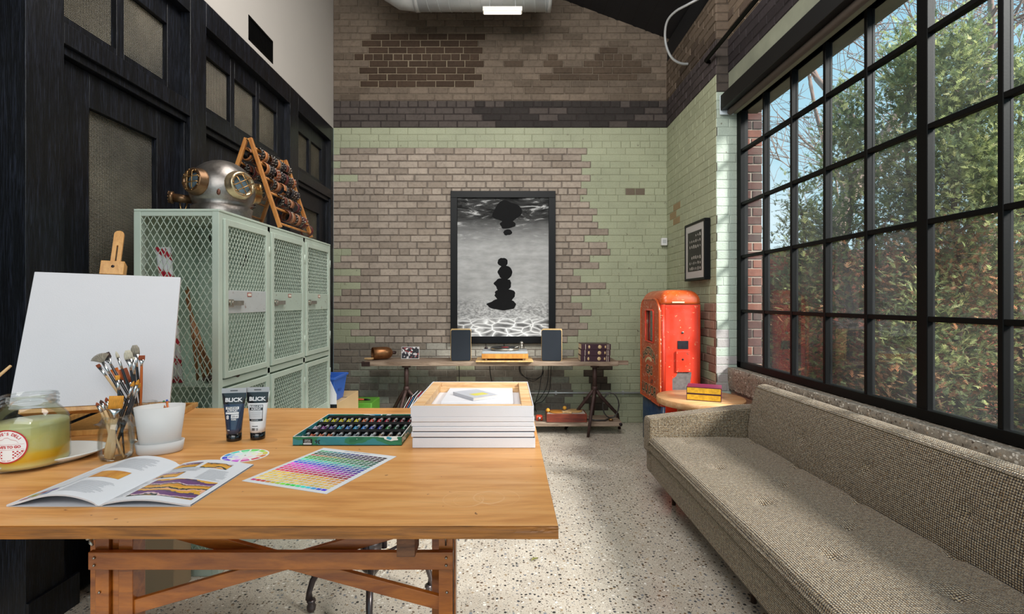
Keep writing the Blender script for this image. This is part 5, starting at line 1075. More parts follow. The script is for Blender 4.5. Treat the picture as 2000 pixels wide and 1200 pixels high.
# the mast and ledge follow the tilt of the canvas
cvR = Matrix.Rotation(.454, 4, 'Z') @ Matrix.Rotation(-.364, 4, 'X') @ Matrix.Rotation(.026, 4, 'Y'); CVM = Matrix.Translation((-1.471, 1.805, .995)) @ cvR
def cm(mb_, a, b): return mb_.box(a, b, CVM)
cm(MB(), (-.20, -.012, -.016), (.21, .045, -.001)).build('ledge', EAS, ez, world=True, bevel=.002); cm(MB(), (-.20, -.020, -.001), (.21, -.012, .006)).build('ledge_lip', EAS, ez, world=True, bevel=.001) if False else None
for s_ in (-.10, .10): cm(MB(), (s_-.009, .024, -.085), (s_+.009, .040, .30)).build('strut', EAS, ez, world=True, bevel=.002)
# slotted mast with rounded top
mb = MB(); c_ = .0; w_ = .0165; zt = .70; sl = .0028
def arc(r, z0, n_=10): return [(c_+r*cos(pi*k/n_), z0+r*sin(pi*k/n_)) for k in range(n_+1)]
Mx = CVM @ Matrix(((1, 0, 0, .0), (0, 0, 1, 0), (0, 1, 0, 0), (0, 0, 0, 1)))
outer = [(w_, .30), (w_, zt)]+arc(w_, zt)[1:]+[(-w_, .30)]; y0, y1 = .024, .036
L_ = [(w_, .02), (w_, zt-.05), (sl, zt-.05), (sl, .02)]; R__ = [(-a, b) for a, b in L_]
top_ = [(w_, zt-.05), (w_, zt)]+arc(w_, zt)[1:-1]+[(-w_, zt), (-w_, zt-.05)]
for pol in (L_, R__, top_): mb.prism(pol, y0, y1, Mx)
mb.build('mast', EAS, ez, world=True)
mb = MB(); mb.box((-.038, -.010, .509), (.038, .040, .566), CVM); ck = mb.build('clamp_block', EAS, ez, world=True, bevel=.002)
mb = MB().smooth(); mb.cyl(CVM @ Vector((.002, -.0104, .542)), CVM @ Vector((.002, -.0112, .542)), .0055, n=16); mb.build('bolt_hole', IRON, ez, world=True)
MB().bar(CVM @ Vector((0, .045, .30)), Vector((-1.68, 2.23, TZ+.03)), .018, .012).build('rear_leg', EAS, ez, world=True, bevel=.002)
t = thing('stretched_canvas', 'large blank white canvas standing on the table easel', 'canvas', (-1.471, 1.805, .995), cvR.to_euler()); MB().box((-.2285, -.008, .001), (.2285, .0105, .508)).build('cloth', CLOTH, t, bevel=.002)
t = thing('plastic_bag', 'crumpled clear plastic bag lying in the easel base', 'bag', (-1.44, 1.99, TZ+.008), (0, 0, .25)); mb = MB().smooth()
mb.grid(lambda u, v: (lambda x, y: Vector((x, y, .004+.055*max(0, sin(pi*u)*sin(pi*v))**.6+abs(noise.noise(Vector((x*22, y*22, 1))))*.03)))((u-.5)*.26, (v-.5)*.13), 40, 24)
n = N('clear polythene'); n.base('#c9ced4'); n.set(.12, spec=.9, alpha=.5); mb.build('film', n.m, t, fix=False)
# ---------------------------------------------------------------- bench against the brick wall
PLANK = wood('weathered plank', '#a99582', '#75604f', (1, 8, 8), 4, .75, bump=.5); RUSTI = plain('rusty iron', '#4f3b37', .6, .5, var=.45, ns=25, bump=.4)
bn = thing('plank_bench', 'long weathered plank bench on iron tripod legs against the brick wall', 'bench', (-.165, 5.33, 0))
def Wb(m, name, mat, **k): return m.build(name, mat, bn, world=True, **k)
BX0, BX1, BY0, BY1, BZ = -1.46, 1.135, 5.15, 5.52, .752
Wb(MB().box((BX0, BY0, BZ-.045), (BX1, BY1, BZ)), 'plank', PLANK, bevel=.005); Wb(MB().box((BX0-.02, BY0-.004, BZ-.05), (BX0+.07, BY0+.05, BZ-.001)), 'end_cleat', RUSTI, bevel=.006); Wb(MB().box((BX1, BY0+.08, BZ-.045), (BX1+.12, BY0+.13, BZ-.002)), 'end_block', PLANK, bevel=.004)
LZ = .132; Wb(MB().box((-1.30, 5.17, LZ-.045), (1.175, 5.50, LZ)), 'lower_plank', PLANK, bevel=.005)
for x in (.905, -1.035):
    mb = MB().smooth(); mb.cyl((x, 5.22, .47), (x, 5.22, BZ-.046), .024, .022, 12); mb.cyl((x, 5.22, BZ-.065), (x, 5.22, BZ-.046), .045, n=14); mb.ball((x, 5.22, .47), .032); Wb(mb, 'stem', RUSTI)
    for dx, y, bend in ((-.09, 5.09, 0), (-.28, 5.42, .02), (.30, 5.42, .04), (.03, 5.58, 0)):
        mb = MB().smooth(); mb.tube([(x, 5.22, .47), (x+dx*.25, 5.22+(y-5.22)*.22-.02, .37), (x+dx*.75+bend, 5.22+(y-5.22)*.7-(.035 if y < 5.2 else 0), .17), (x+dx, y, .0)], [.018, .019, .017, .015], 10); Wb(mb, 'leg', RUSTI)
Wb(MB().smooth().cyl((1.16, 5.155, LZ-.02), (1.16, 5.172, LZ-.02), .016, n=14), 'bolt', IRON)
# things on the bench
COP = plain('beaten copper', '#b07a50', .35, .85, var=.5, ns=18, bump=.4, bs=25)
t = thing('copper_vessel', 'dented copper cylinder lying on its side at the left end of the bench', 'vessel', (-1.30, 5.28, BZ+.0005)); Mx_ = Matrix.Translation((-.10, 0, .068)) @ Matrix.Rotation(.5, 4, 'Z') @ Matrix.Rotation(pi/2, 4, 'Y')
mb = MB().smooth(); mb.lathe([(.060, .003), (.062, 0), (.066, .002), (.066, .14), (.060, .17), (.045, .195), (.018, .212)], 30, Mx_, cap=False); mb.lathe([(.061, .003), (.061, .17), (.001, .19)], 26, Mx_, cap=False); mb.build('shell', COP, t, fix=False); MB().smooth().lathe([(.014, .20), (.018, .215), (.018, .24), (.012, .25)], 16, Mx_).build('neck', RUSTI, t)
t = thing('wooden_peg', 'short pale wooden peg poking out of the copper cylinder', 'peg', (-1.44, 5.235, BZ+.001)); MB().smooth().tube([(-.03, -.005, .018), (.06, .01, .020)], [.012, .011], 10).build('shaft', NATH, t)
t = thing('postcard', 'small colour picture card leaning against the wall on the bench', 'postcard', (-1.03, 5.40, BZ+.0005), (radians(-8), 0, 0))
n = N('crowd picture'); v = n.n('TexVoronoi', Scale=55); n.l(n.co(), v.inputs['Vector']); sp2 = n.n('SeparateColor'); n.l(v.outputs['Color'], sp2.inputs[0]); n.base(n.ramp(sp2.outputs[0], [(0, '#1c1a20'), (.35, '#c9c2c4'), (.5, '#8a3a3c'), (.62, '#2e2a33'), (.8, '#e6e2e0'), (.92, '#6a5a66')], 'CONSTANT')); n.set(.4)
MB().box((-.095, -.001, 0), (.095, .001, .128)).build('card', plain('card back', '#e8e6e6', .6), t); MB().box((-.091, -.0016, .004), (.091, -.0011, .124)).build('picture', n.m, t)
BIRCH = wood('birch veneer', '#e0bf86', '#cda668', (5, 1, 1), 5, .4); GRILLE = plain('dark blue speaker cloth', '#1a222c', .85, var=.15, bump=.5, bs=500)
def rr_poly(w_, h, r, n_=5): return [(sx*(w_-r)+r*cos(a0+k*pi/2/n_), sz*(h-r)+r*sin(a0+k*pi/2/n_)) for sx, sz, a0 in ((1, 1, 0), (-1, 1, pi/2), (-1, -1, pi), (1, -1, 3*pi/2)) for k in range(n_+1)]
def speaker(label, x, y, rz):
    t = thing('speaker', label, 'speaker', (x, y, BZ+.0005), (0, 0, rz)); w_, h = .105, .162; M = Matrix(((1, 0, 0, 0), (0, 0, 1, 0), (0, 1, 0, h), (0, 0, 0, 1)))
    MB().prism(rr_poly(w_, h, .014), -.085, .10, M).build('cabinet', BIRCH, t, bevel=.002); MB().prism(rr_poly(w_-.004, h-.004, .016), -.100, -.086, M).build('grille', GRILLE, t, bevel=.004)
    return t
speaker('left bookshelf speaker with dark cloth front and birch cabinet', -.480, 5.285, .10); speaker('right bookshelf speaker with dark cloth front and birch cabinet', .468, 5.275, -.12)
t = thing('plywood_board', 'pale plywood board under the turntable', 'board', (-.025, 5.27, BZ+.0005)); MB().box((-.29, -.165, 0), (.29, .18, .014)).build('board', BIRCH, t, bevel=.002)
t = thing('turntable', 'turntable with a wooden plinth and a record on its platter', 'turntable', (-.02, 5.27, BZ+.015)); MAPLE = wood('maple plinth', '#d79a4a', '#bf8038', (4, 1, 1), 5, .35)
for sx in (-1, 1):
    for sy in (-1, 1): MB().smooth().cyl((sx*.19, sy*.13, 0), (sx*.19, sy*.13, .019), .014, .018, 16).build('foot', CHROME, t)
MB().box((-.235, -.165, .02), (.235, .165, .068)).build('plinth', MAPLE, t, bevel=.004); MB().box((-.23, -.16, .0685), (.23, .16, .092)).build('top_plate', plain('brushed aluminium', '#c9cccf', .35, .6), t, bevel=.003)
MB().smooth().lathe([(.10, .0925), (.150, .095), (.152, .112), (.150, .118)], 48).build('platter', CHROME, t); MB().smooth().lathe([(.148, .1185), (.148, .1215), (.001, .122)], 48, cap=False).build('record', plain('black vinyl', '#101012', .25), t); MB().smooth().lathe([(.04, .1222), (.04, .1226)], 30).build('record_label', plain('red record label', '#b03030', .5), t)
mb = MB().smooth(); mb.cyl((.175, .09, .092), (.175, .09, .15), .016, .014, 16); mb.ball((.175, .09, .155), .02); mb.cyl((.175, .11, .155), (.178, .15, .16), .012, n=12); mb.build('arm_pivot', CHROME, t); MB().smooth().tube([(.175, .08, .152), (.16, -.05, .140), (.10, -.11, .126)], .004, 8).build('tonearm', CHROME, t); MB().smooth().cyl((-.20, .12, .0925), (-.20, .12, .112), .018, .016, 16).build('dial', IRON, t)
PURP = plain('dark plum leather', '#3a1826', .4, var=.2); 
for k, nm in enumerate(('bottom', 'middle', 'top')):
    t = thing('hardback_book', '%s plum bound book of the three stacked on the bench' % nm, 'book', (.900+.003*k, 5.26, BZ+.0005+k*.060), (0, 0, .01*(k-1)), 'plum bound books on the bench'); w_, d, h = .150, .105, .058
    MB().box((-w_+.004, -d+.008, .004), (w_-.004, d, h-.005)).build('pages', plain('aged pages', '#cabfae', .8), t); mb = MB(); mb.box((-w_, -d, 0), (w_, d, .0035)); mb.box((-w_, -d, h-.004), (w_, d, h-.0005)); mb.box((-w_, -d-.004, 0), (w_, -d+.006, h-.0005)); mb.build('cover', PURP, t, bevel=.0015)
    mb = MB(); y = -d-.0045
    for x in (-.110, .112, .128): mb.box((x, y, .002), (x+.004, y+.002, h-.002))
    mb.build('title_band', plain('cream tooling', '#dccfbd', .5), t); GIL = plain('gilt crest', '#d8b98a', .4, .4); mb = MB().smooth(); M = frame_matrix((.038, y, h/2), (1, 0, 0), (0, 0, 1)); mb.lathe([(.019, 0), (.017, .0008)], 24, M); mb.build('crest', GIL, t); mb = MB().smooth(); M = frame_matrix((-.070, y, h/2), (1, 0, 0), (0, 0, 1)); mb.lathe([(.011, 0), (.010, .0008)], 6, M @ Matrix.Diagonal((1, 1.7, 1, 1))); mb.build('crest', GIL, t); mb = MB().smooth(); M = frame_matrix((.095, y, h/2), (1, 0, 0), (0, 0, 1)); mb.lathe([(.009, 0), (.008, .0008)], 5, M @ Matrix.Diagonal((1, 1.8, 1, 1))); mb.build('crest', GIL, t)
# things on the lower plank
rc = ['#1c1c20', '#d9dde0', '#2a2a30', '#e4e6e8', '#b02a3a', '#4a8cc8', '#e8eaec', '#c8b4a0', '#2d2f38', '#dfe4e6']
rn = ['black', 'grey white', 'charcoal', 'white', 'red', 'blue', 'pale', 'tan', 'dark slate', 'off white']
for k in range(10):
    x = -1.03+k*.019; t = thing('record_sleeve', '%s record sleeve leaning on the lower plank, number %d from the left' % (rn[k], k+1), 'record', (x-.10, 5.30, LZ+.0005), (0, radians(29), 0), 'records leaning on the lower plank')
    mb = MB(); mb.box((0, -.155, 0), (.0055, .155, .31)); mb.build('sleeve', plain('sleeve %d' % k, rc[k], .45), t); MB().box((.0005, -.1556, .01), (.005, -.1551, .30)).build('spine', plain('spine %d' % k, rc[(k+3) % 10], .5), t)
t = thing('record_sleeve', 'blue and white record sleeve with a dark printed word, rightmost of the leaning records', 'record', (-.935, 5.14, LZ+.0005), (0, radians(29), .0), 'records leaning on the lower plank')
MB().box((0, -.0, 0), (.006, .005, .31)).build('sleeve', plain('blue sleeve', '#5f9fd0', .45), t)
bpy.data.objects.remove(t.children[0]); bpy.data.objects.remove(t)
pb2 = thing('paddle_game_box', 'open reddish wooden box of table tennis bats on the lower plank', 'box', (.610, 5.27, LZ+.0005)); MAHO = wood('mahogany', '#8a3a22', '#5a2014', (1, 5, 5), 5, .3, coat=.3)
mb = MB(); w_, d, h = .205, .11, .085; mb.box((-w_, -d, 0), (w_, d, .01)); mb.box((-w_, -d, .01), (w_, -d+.01, h)); mb.box((-w_, d-.01, .01), (w_, d, h)); mb.box((-w_, -d+.01, .01), (-w_+.01, d-.01, h)); mb.box((w_-.01, -d+.01, .01), (w_, d-.01, h)); mb.build('carcass', MAHO, pb2, bevel=.002)
MB().box((-w_+.011, -d+.011, .011), (w_-.011, d-.011, .080)).build('lining', plain('speckled lining', '#cfc6b8', .8, var=.5, ns=90), pb2)
def bat(label, x, y, rz, mat, z=.081):
    t = thing('table_tennis_bat', label, 'bat', (.610+x, 5.27+y, LZ+z), (0, 0, rz)); MB().smooth().lathe([(.075, 0), (.078, .003), (.078, .009), (.075, .012)], 30).build('blade', mat, t); MB().box((.06, -.013, .002), (.165, .013, .022)).build('handle', NATH, t, bevel=.004)
bat('tan round bat lying on the left of the wooden box', -.09, .0, -.5, wood('bat face', '#c98a3c', '#b5752c')); bat('second bat on the right of the wooden box', .10, .035, -2.6, wood('bat face pale', '#c9a06a', '#a9824c'), .081)
for lb_, x, y, z in (('yellow ball at the left corner of the wooden box', -.185, -.02, .1055), ('yellow ball behind the tan bat', .0, .085, .1055)):
    t = thing('table_tennis_ball', lb_, 'ball', (.61+x, 5.27+y, LZ+z), group=None); MB().smooth().ball((0, 0, 0), .021, 16, 10).build('ball', plain('yellow ball', '#e8a83a', .4), t)
t = thing('orange_lamp_case', 'small orange torch at the left of the wooden box', 'torch', (.335, 5.26, LZ+.0005)); MB().box((-.035, -.04, 0), (.035, .04, .05)).build('body', plain('orange plastic', '#d5482a', .35), t, bevel=.012); MB().smooth().cyl((.0, -.041, .025), (.0, -.052, .025), .018, n=16).build('lens', CHROME, t)
CBL = plain('black cable', '#161617', .5)
def cable(name, label, pts, r, closed=False, mat=None):
    P_ = [Vector(p) for p in pts]; out_ = []
    m = len(P_)
    for i in range(m-1):
        p0, p1, p2, p3 = P_[max(0, i-1)], P_[i], P_[i+1], P_[min(m-1, i+2)]
        for k in range(6): s_ = k/6; out_.append(.5*((2*p1)+(p2-p0)*s_+(2*p0-5*p1+4*p2-p3)*s_*s_+(3*p1-p0-3*p2+p3)*s_**3))
    out_.append(P_[-1]); c = sum(P_, Vector())/m; o = MB().smooth().tube([p-c for p in out_], r, 6).build(name, mat or CBL); o.location = c; tag(o, label, 'cable'); return o
cb = lambda l, Y=5.60: [Vector((wpt(*l[0], Y).x, 5.50, .7045)), Vector((wpt(*l[0], Y).x, 5.545, .700))]+[wpt(x, y+8, Y) for x, y in l]
cable('cable', 'black cable in a wide loop hanging under the turntable end of the bench', cb([(1014, 714), (1018, 724), (1030, 731), (1045, 733), (1058, 726), (1062, 716)]), .004)
cable('cable', 'second black cable looping just below the first under the bench', cb([(1016, 716), (1024, 728), (1040, 737), (1056, 728), (1060, 720)], 5.62), .004)
cable('cable', 'black cable falling from the right speaker, nearest the loop', cb([(1060, 716), (1056, 735), (1054, 752), (1048, 772), (1044, 786), (1048, 797)], 5.58), .004)
cable('cable', 'black cable falling in a long curve, middle of the three', cb([(1071, 716), (1070, 735), (1066, 752), (1055, 770), (1044, 780), (1040, 794)], 5.60), .004)
cable('cable', 'black cable falling farthest right of the three under the bench', cb([(1076, 716), (1075, 735), (1073, 755), (1060, 776), (1046, 782), (1044, 796)], 5.62), .004)
cable('cable', 'thin black cable hanging straight down behind the left speaker', cb([(897, 716), (897, 740), (898, 790)], 5.62), .004); cable('cable', 'black cable hanging below the turntable', cb([(957, 716), (960, 735), (966, 750), (968, 790)], 5.60), .005)
t = thing('coiled_hose', 'grey black hose coiled around the right hand tripod leg', 'hose', (.99, 5.28, LZ+.0005)); mb = MB().smooth()
mb.tube([(.09+.085*cos(a/30*4*pi)*(1), -.02+.02*(a/30), .15+.13*sin(a/30*4*pi)+.0) for a in range(31)], .006, 6); mb.tube([(.09, 0, .02), (.02, -.07, .010), (-.08, -.08, .012), (-.18, -.05, .02), (-.22, .0, .012)], .008, 7); mb.build('hose_tube', plain('dark rubber', '#3a3634', .4), t); MB().smooth().cyl((.06, -.06, .014), (.10, -.07, .014), .013, .010, 12).build('coupling', BRASS, t)
t = thing('wall_conduit_low', 'thin grey conduit running level along the brick wall below the bench', 'pipe', (.75, 5.672, .34)); t['category'] = 'pipe'; MB().smooth().cyl((-.95, 0, 0), (.80, 0, 0), .011, n=12).build('tube', GALV, t); t.name = 'wall_conduit'
for x in (-.2, .55): MB().box((x-.012, .0, -.02), (x+.012, .018, .02)).build('clip', GALV, t)
# ---------------------------------------------------------------- framed photograph: a plain grey water scene stands in for the artwork
FRM = plain('black picture frame', '#07080c', .45, var=.2, spec=.25)
pc_ = thing('framed_print', 'large black framed black and white underwater print on the brick wall', 'picture', (-.043, 5.655, 1.747)); w_, h, f = .585, .849, .075
for a, b, c_, d_ in ((-w_, w_, h-f, h), (-w_, w_, -h, -h+f), (-w_, -w_+f, -h+f, h-f), (w_-f, w_, -h+f, h-f)): MB().box((a, -.012, c_), (b, .033, d_)).build('frame_bar', FRM, pc_, bevel=.003)
n = N('underwater print'); sp = n.n('SeparateXYZ'); n.l(n.co(), sp.inputs[0]); g = n.math('ADD', n.math('MULTIPLY', sp.outputs[2], 1/1.55), .5)
bot = n.n('TexVoronoi', Scale=7, feature='DISTANCE_TO_EDGE'); vm = n.n('VectorMath', operation='MULTIPLY_ADD'); nz1 = n.n('TexNoise', Scale=5); n.l(n.co(), nz1.inputs['Vector']); n.l(nz1.outputs['Color'], vm.inputs[0]); vm.inputs[1].default_value = (.25, 0, .12); n.l(n.co('Object', (1, 1, 2.6)), vm.inputs[2]); n.l(vm.outputs[0], bot.inputs['Vector'])
bc_ = n.ramp(bot.outputs['Distance'], [(0, .95), (.09, .45), (.3, .12)]); tp = n.ramp(n.noise(4.2, (1, 1, 4.5), 7, rough=.65, dist=1.2), [(.40, .008), (.56, .06), (.68, .6)]); md = n.ramp(n.noise(3, (2, 1, 6), 3), [(.3, .38), (.7, .55)]); fine_ = n.ramp(n.noise(40, (1, 1, 2), 4), [(.3, .16), (.7, .62)])
c = n.mix(n.ramp(g, [(.64, 0.0), (.86, 1.0)]), md, tp); c = n.mix(n.ramp(g, [(.20, 1.0), (.30, 0.0)]), c, fine_); c = n.mix(n.ramp(g, [(.10, 1.0), (.16, 0.0)]), c, bc_)
n.base(c); n.set(.7, spec=.2); MB().box((-w_+f, .012, -h+f), (w_-f, .018, h-f)).build('print', n.m, pc_)
DK = plain('dark ink shape', '#0c0c0e', .7, var=.3, ns=14, spec=.2); sh = MB()
def blob(cx_, cz_, rx, rz, sd, lev): sh.add([(cx_, .0112-lev*.0002, cz_)]+[(cx_+rx*cos(a*pi/24)*(1+.28*noise.noise(Vector((cos(a*pi/24)*1.6, sin(a*pi/24)*1.6, sd)))), .0112-lev*.0002, cz_+rz*sin(a*pi/24)*(1+.3*noise.noise(Vector((cos(a*pi/24)*1.6, sin(a*pi/24)*1.6, sd+5))))) for a in range(48)], [(0, 1+a, 1+(a+1) % 48) for a in range(48)])
for k, (x, z, rx, rz) in enumerate(((.0, -.42, .17, .06), (.02, -.31, .12, .07), (.0, -.19, .10, .07), (.02, -.06, .075, .08), (.0, .055, .055, .05), (.04, .62, .16, .12), (.05, .48, .09, .05), (.05, .39, .05, .03))): blob(x, z, rx, rz, k*3.1, k)
sh.build('dark_shape', DK, pc_, fix=False)
# framed chart on the green side wall
fc = thing('framed_chart', 'deep black frame with a dark chart of small white figures, on the green side wall', 'picture', (1.7985, 4.716, 1.832)); w_, h = .25, .272
for a, b, c_, d_ in ((-w_, w_, h-.022, h), (-w_, w_, -h, -h+.022), (-w_, -w_+.022, -h+.022, h-.022), (w_-.022, w_, -h+.022, h-.022)): MB().box((-.058, a, c_), (-.006, b, d_)).build('frame_bar', FRM, fc, bevel=.002)
MB().box((-.052, -w_+.021, -h+.021), (-.048, w_-.021, h-.021)).build('mat_board', plain('grey mat board', '#b3b0ad', .7, var=.03), fc)
pw, ph = .172, .185; MB().box((-.0535, -pw, -ph), (-.0525, pw, ph)).build('chart', plain('charcoal chart', '#242224', .5), fc)
mb = MB(); rr_ = random.Random(5)
for r in range(7):
    if r == 3: continue
    for k in range(6):
        if rr_.random() < .12 or (r == 0 and k > 2): continue
        y = -pw+.03+k*.05+.004; z = ph-.04-r*.051; s1 = .012+.008*rr_.random(); pl_ = [(-.0538, y+s1*(rr_.random()*.5-.25+cos(a)), z+s1*(rr_.random()*.5-.25+sin(a))) for a in (.8, 2.3, 3.9, 5.4)]; mb.add(pl_, [(0, 1, 2, 3)]); mb.add([(-.0540, y-s1*.4, z-s1*.2), (-.0540, y+s1*.3, z-s1*.2), (-.0540, y+s1*.3, z-s1*.1), (-.0540, y-s1*.4, z-s1*.1)], [(0, 1, 2, 3)])
mb.build('white_figures', plain('pale figures', '#b5b1ac', .6, var=.3, ns=60), fc, fix=False)
t = thing('wall_sensor', 'small white sensor box in the corner of the brick wall', 'sensor', (1.755, 5.665, 2.03)); MB().box((-.033, -.022, -.042), (.033, .022, .042)).build('case', plain('white plastic', '#dcdcdc', .4), t, bevel=.006); MB().box((-.020, -.024, -.018), (.020, -.0222, .022)).build('lens', plain('grey plastic', '#b6b8ba', .3), t, bevel=.003)
# ---------------------------------------------------------------- overhead: duct, light, conduit, rail, blind
dt = thing('duct', 'round galvanised spiral duct crossing the top of the picture', 'duct', (-.6, 5.0, 4.45)); mb = MB().smooth(); R0 = .2
pr = [(R0, 0)]; zz = 0
mb.tube([(-.62, 0, .62), (-.62, 0, .40), (-.60, 0, .22), (-.53, 0, .08), (-.42, 0, .012), (-.28, 0, .0)], R0, 36); mb.build('elbow', GALV, dt)
mb = MB().smooth(); mb.cyl((-.28, 0, 0), (1.03, 0, 0), R0, n=44)
for k in range(12):
    mb.tube([(-.25+k*.105+.105*q/24, (R0+.001)*cos(q*pi/12), (R0+.001)*sin(q*pi/12)) for q in range(25)], .004, 5)
mb.build('spiral_tube', GALV, dt); mb = MB().smooth(); mb.cyl((-.31, 0, 0), (-.27, 0, 0), R0+.006, n=44); mb.build('collar', GALV, dt); MB().smooth().cyl((1.0, 0, 0), (1.036, 0, 0), R0+.005, n=44).build('collar', GALV, dt)
dt['label'] = 'round galvanised spiral duct crossing the top of the picture'
e = wpt(943, 20, 4.72); e2 = wpt(1020, 20, 4.72); t = thing('linear_light', 'slim white bar light hanging below the duct', 'light', ((e.x+e2.x)/2, 4.72, e.z)); hl = (e2.x-e.x)/2
MB().box((-hl, -.03, -.022), (hl, .03, .022)).build('housing', plain('white enamel', '#e4e2dc', .4), t, bevel=.004); 
n = N('light diffuser'); em = n.n('Emission'); em.inputs[0].default_value = lin('#fff3df'); em.inputs[1].default_value = 2.5; n.l(em.outputs[0], n.o.inputs[0]); MB().box((-hl+.01, -.024, -.026), (hl-.01, .024, -.0225)).build('diffuser', n.m, t)
for x in (-.12, .12): MB().smooth().cyl((x, 0, .022), (x, 0, 1.2), .004, n=8).build('hanger', GALV, t)
o = cable('curved_conduit', 'bright bent metal conduit looping from the black ceiling to the side wall', [wpt(1348, 125, 5.02), wpt(1330, 124, 5.0), wpt(1313, 114, 4.97), wpt(1302, 92, 4.93), wpt(1299, 65, 4.88), wpt(1304, 40, 4.8), wpt(1320, 22, 4.7), wpt(1345, 8, 4.6), wpt(1372, -8, 4.5), wpt(1400, -40, 4.3)], .0125, mat=GALV); o['category'] = 'conduit'
o = MB().smooth().tube([(0, 0, -.0), (-.09, 0, 0), (-.11, -.02, 0), (-.11, -3.4, 0)], .017, 10).build('wall_rail', BLACKFRAME); o.location = (1.86, 4.48, 3.485); tag(o, 'black iron rail along the upper right brick wall', 'rail')
sd = thing('roller_blind', 'black roller blind cassette above the big window', 'blind', (1.86, 2.3, 3.06)); mb = MB(); mb.box((-.04, -2.2, -.067), (.04, 2.02, .060)); mb.build('cassette', plain('black cassette', '#050506', .5), sd, bevel=.004)
MB().smooth().cyl((.035, -2.15, -.085), (.035, 2.0, -.085), .026, n=18).build('roller', plain('brown grey blind fabric', '#5f554f', .8), sd)
MB().box((-.042, 2.022, -.10), (.075, 2.032, .065)).build('end_bracket', plain('white metal bracket', '#cdd8e0', .4), sd, bevel=.002); MB().smooth().cyl((-.0, 2.012, .0), (-.0, 2.042, .0), .008, n=10).build('screw', IRON, sd)
# ---------------------------------------------------------------- old orange and blue petrol pump cabinet
RX0, RX1, RY0_, RY1_ = 1.368, 1.722, 4.485, 5.13; pm = thing('vending_cabinet', 'tall worn red, orange and blue metal cabinet with a rounded top in the corner', 'cabinet', ((RX0+RX1)/2, (RY0_+RY1_)/2, 0))
def Wp(m, name, mat, parent=None, **k): return m.build(name, mat, parent or pm, world=True, **k)
REDP = worn('worn red enamel', '#dd3c22', '#e5b88a', '#7a3a26', .28, s1=8, lo=.605, coat=.4); ORP = worn('worn orange enamel', '#cf5620', '#e0a070', '#5a3226', .3, s1=7, lo=.585, coat=.4); BLUP = worn('worn blue enamel', '#1d3c62', '#7fa3bd', '#1c2430', .35, s1=7, lo=.64); RSTP = worn('rusted orange enamel', '#b9502a', '#d8c8b0', '#4a2c24', .45, s1=9, lo=.56)
def rrect(x0, x1, y0, y1, r, z, n_=6):
    out_ = []
    for cx_, cy_, a0 in ((x1-r, y1-r, 0), (x0+r, y1-r, pi/2), (x0+r, y0+r, pi), (x1-r, y0+r, 3*pi/2)):
        for k in range(n_+1): a = a0+k*pi/2/n_; out_.append(Vector((cx_+r*cos(a), cy_+r*sin(a), z)))
    return out_
mb = MB().smooth(); mb.loft([rrect(RX0, RX1, RY0_, RY1_, .03, z) for z in (.43, .8, 1.337)]); Wp(mb, 'body', REDP)
mb = MB().smooth(); mb.loft([rrect(RX0+.001, RX1-.001, RY0_+.001, RY1_-.001, .03, z) for z in (0.0, .43)]); Wp(mb, 'lower_body', BLUP)
mb = MB(); mb.box((RX0+.035, RY0_-.003, .02), (RX1-.03, RY0_+.03, 1.335)); Wp(mb, 'front_panel', REDP, bevel=.004)
mb = MB().smooth(); rg = []
for k in range(9): a = k*pi/2/8; i_ = .10*(1-cos(a)); rg.append(rrect(RX0-.004+i_, RX1+.004-i_*.9, RY0_-.006+i_, RY1_+.0-i_, .055, 1.340+.02+.108*sin(a)))
mb.loft([rrect(RX0-.004, RX1+.004, RY0_-.006, RY1_, .055, 1.340)]+rg); Wp(mb, 'crown', ORP)
Wp(MB().box((RX0+.09, RY0_-.014, 1.350), (RX0+.20, RY0_-.005, 1.364)), 'crown_latch', plain('cream enamel', '#e6cdb0', .4), bevel=.002)
# side door with rounded top, window and lettering
sx_ = RX0; mb = MB(); dy0, dy1, dz1 = RY0_+.012, RY1_-.03, 1.385; r = .13
def arch(y0, y1, z0, z1, r, n_=8): return [(y0, z0), (y1, z0)]+[(y1-r+r*cos(k*pi/2/n_), z1-r+r*sin(k*pi/2/n_)) for k in range(n_+1)]+[(y0+r-r*sin(k*pi/2/n_), z1-r+r*cos(k*pi/2/n_)) for k in range(n_+1)]
MX = Matrix(((0, 0, 1, sx_), (1, 0, 0, 0), (0, 1, 0, 0), (0, 0, 0, 1)))
wy0, wy1, wz0, wz1 = 4.655, 4.915, .985, 1.285
outer = arch(dy0, dy1, .44, dz1, r); inner = arch(wy0, wy1, wz0, wz1, .03)
def ringfill(mb, po, pi_, x):
    """panel with a window hole: quads between matching points"""
    n_ = len(po); vs = [Vector((sx_+x, a, b)) for a, b in po]+[Vector((sx_+x, a, b)) for a, b in pi_]
    mb.add(vs, [(i, (i+1) % n_, n_+(i+1) % n_, n_+i) for i in range(n_)])
mb = MB(); ringfill(mb, outer, inner, -.020)
n_ = len(outer)
for po in (outer, inner):
    vs = [Vector((sx_-.020, a, b)) for a, b in po]+[Vector((sx_+.002, a, b)) for a, b in po]; mb.add(vs, [(i, (i+1) % n_, n_+(i+1) % n_, n_+i) for i in range(n_)])
sd_ = Wp(mb, 'side_door', RSTP)
mb = MB().smooth(); mb.tube([Vector((sx_-.022, a, b)) for a, b in inner], .009, 8, closed=True); Wp(mb, 'window_bead', REDP, sd_)
mb = MB().smooth(); mb.tube([Vector((sx_-.016, a, b)) for a, b in outer[1:]+outer[:1]], .010, 8, closed=True); Wp(mb, 'door_edge', ORP, sd_)
Wp(MB().box((sx_-.004, wy0, wz0), (sx_-.0015, wy1, wz1)), 'window_glass', plain('dark dusty glass', '#26383a', .08, var=.4, ns=12, coat=.5), sd_)
BLT = plain('black signwriting', '#17120f', .5); CRT = plain('cream signwriting', '#d8c49a', .5); mbk = MB(); mcr = MB()
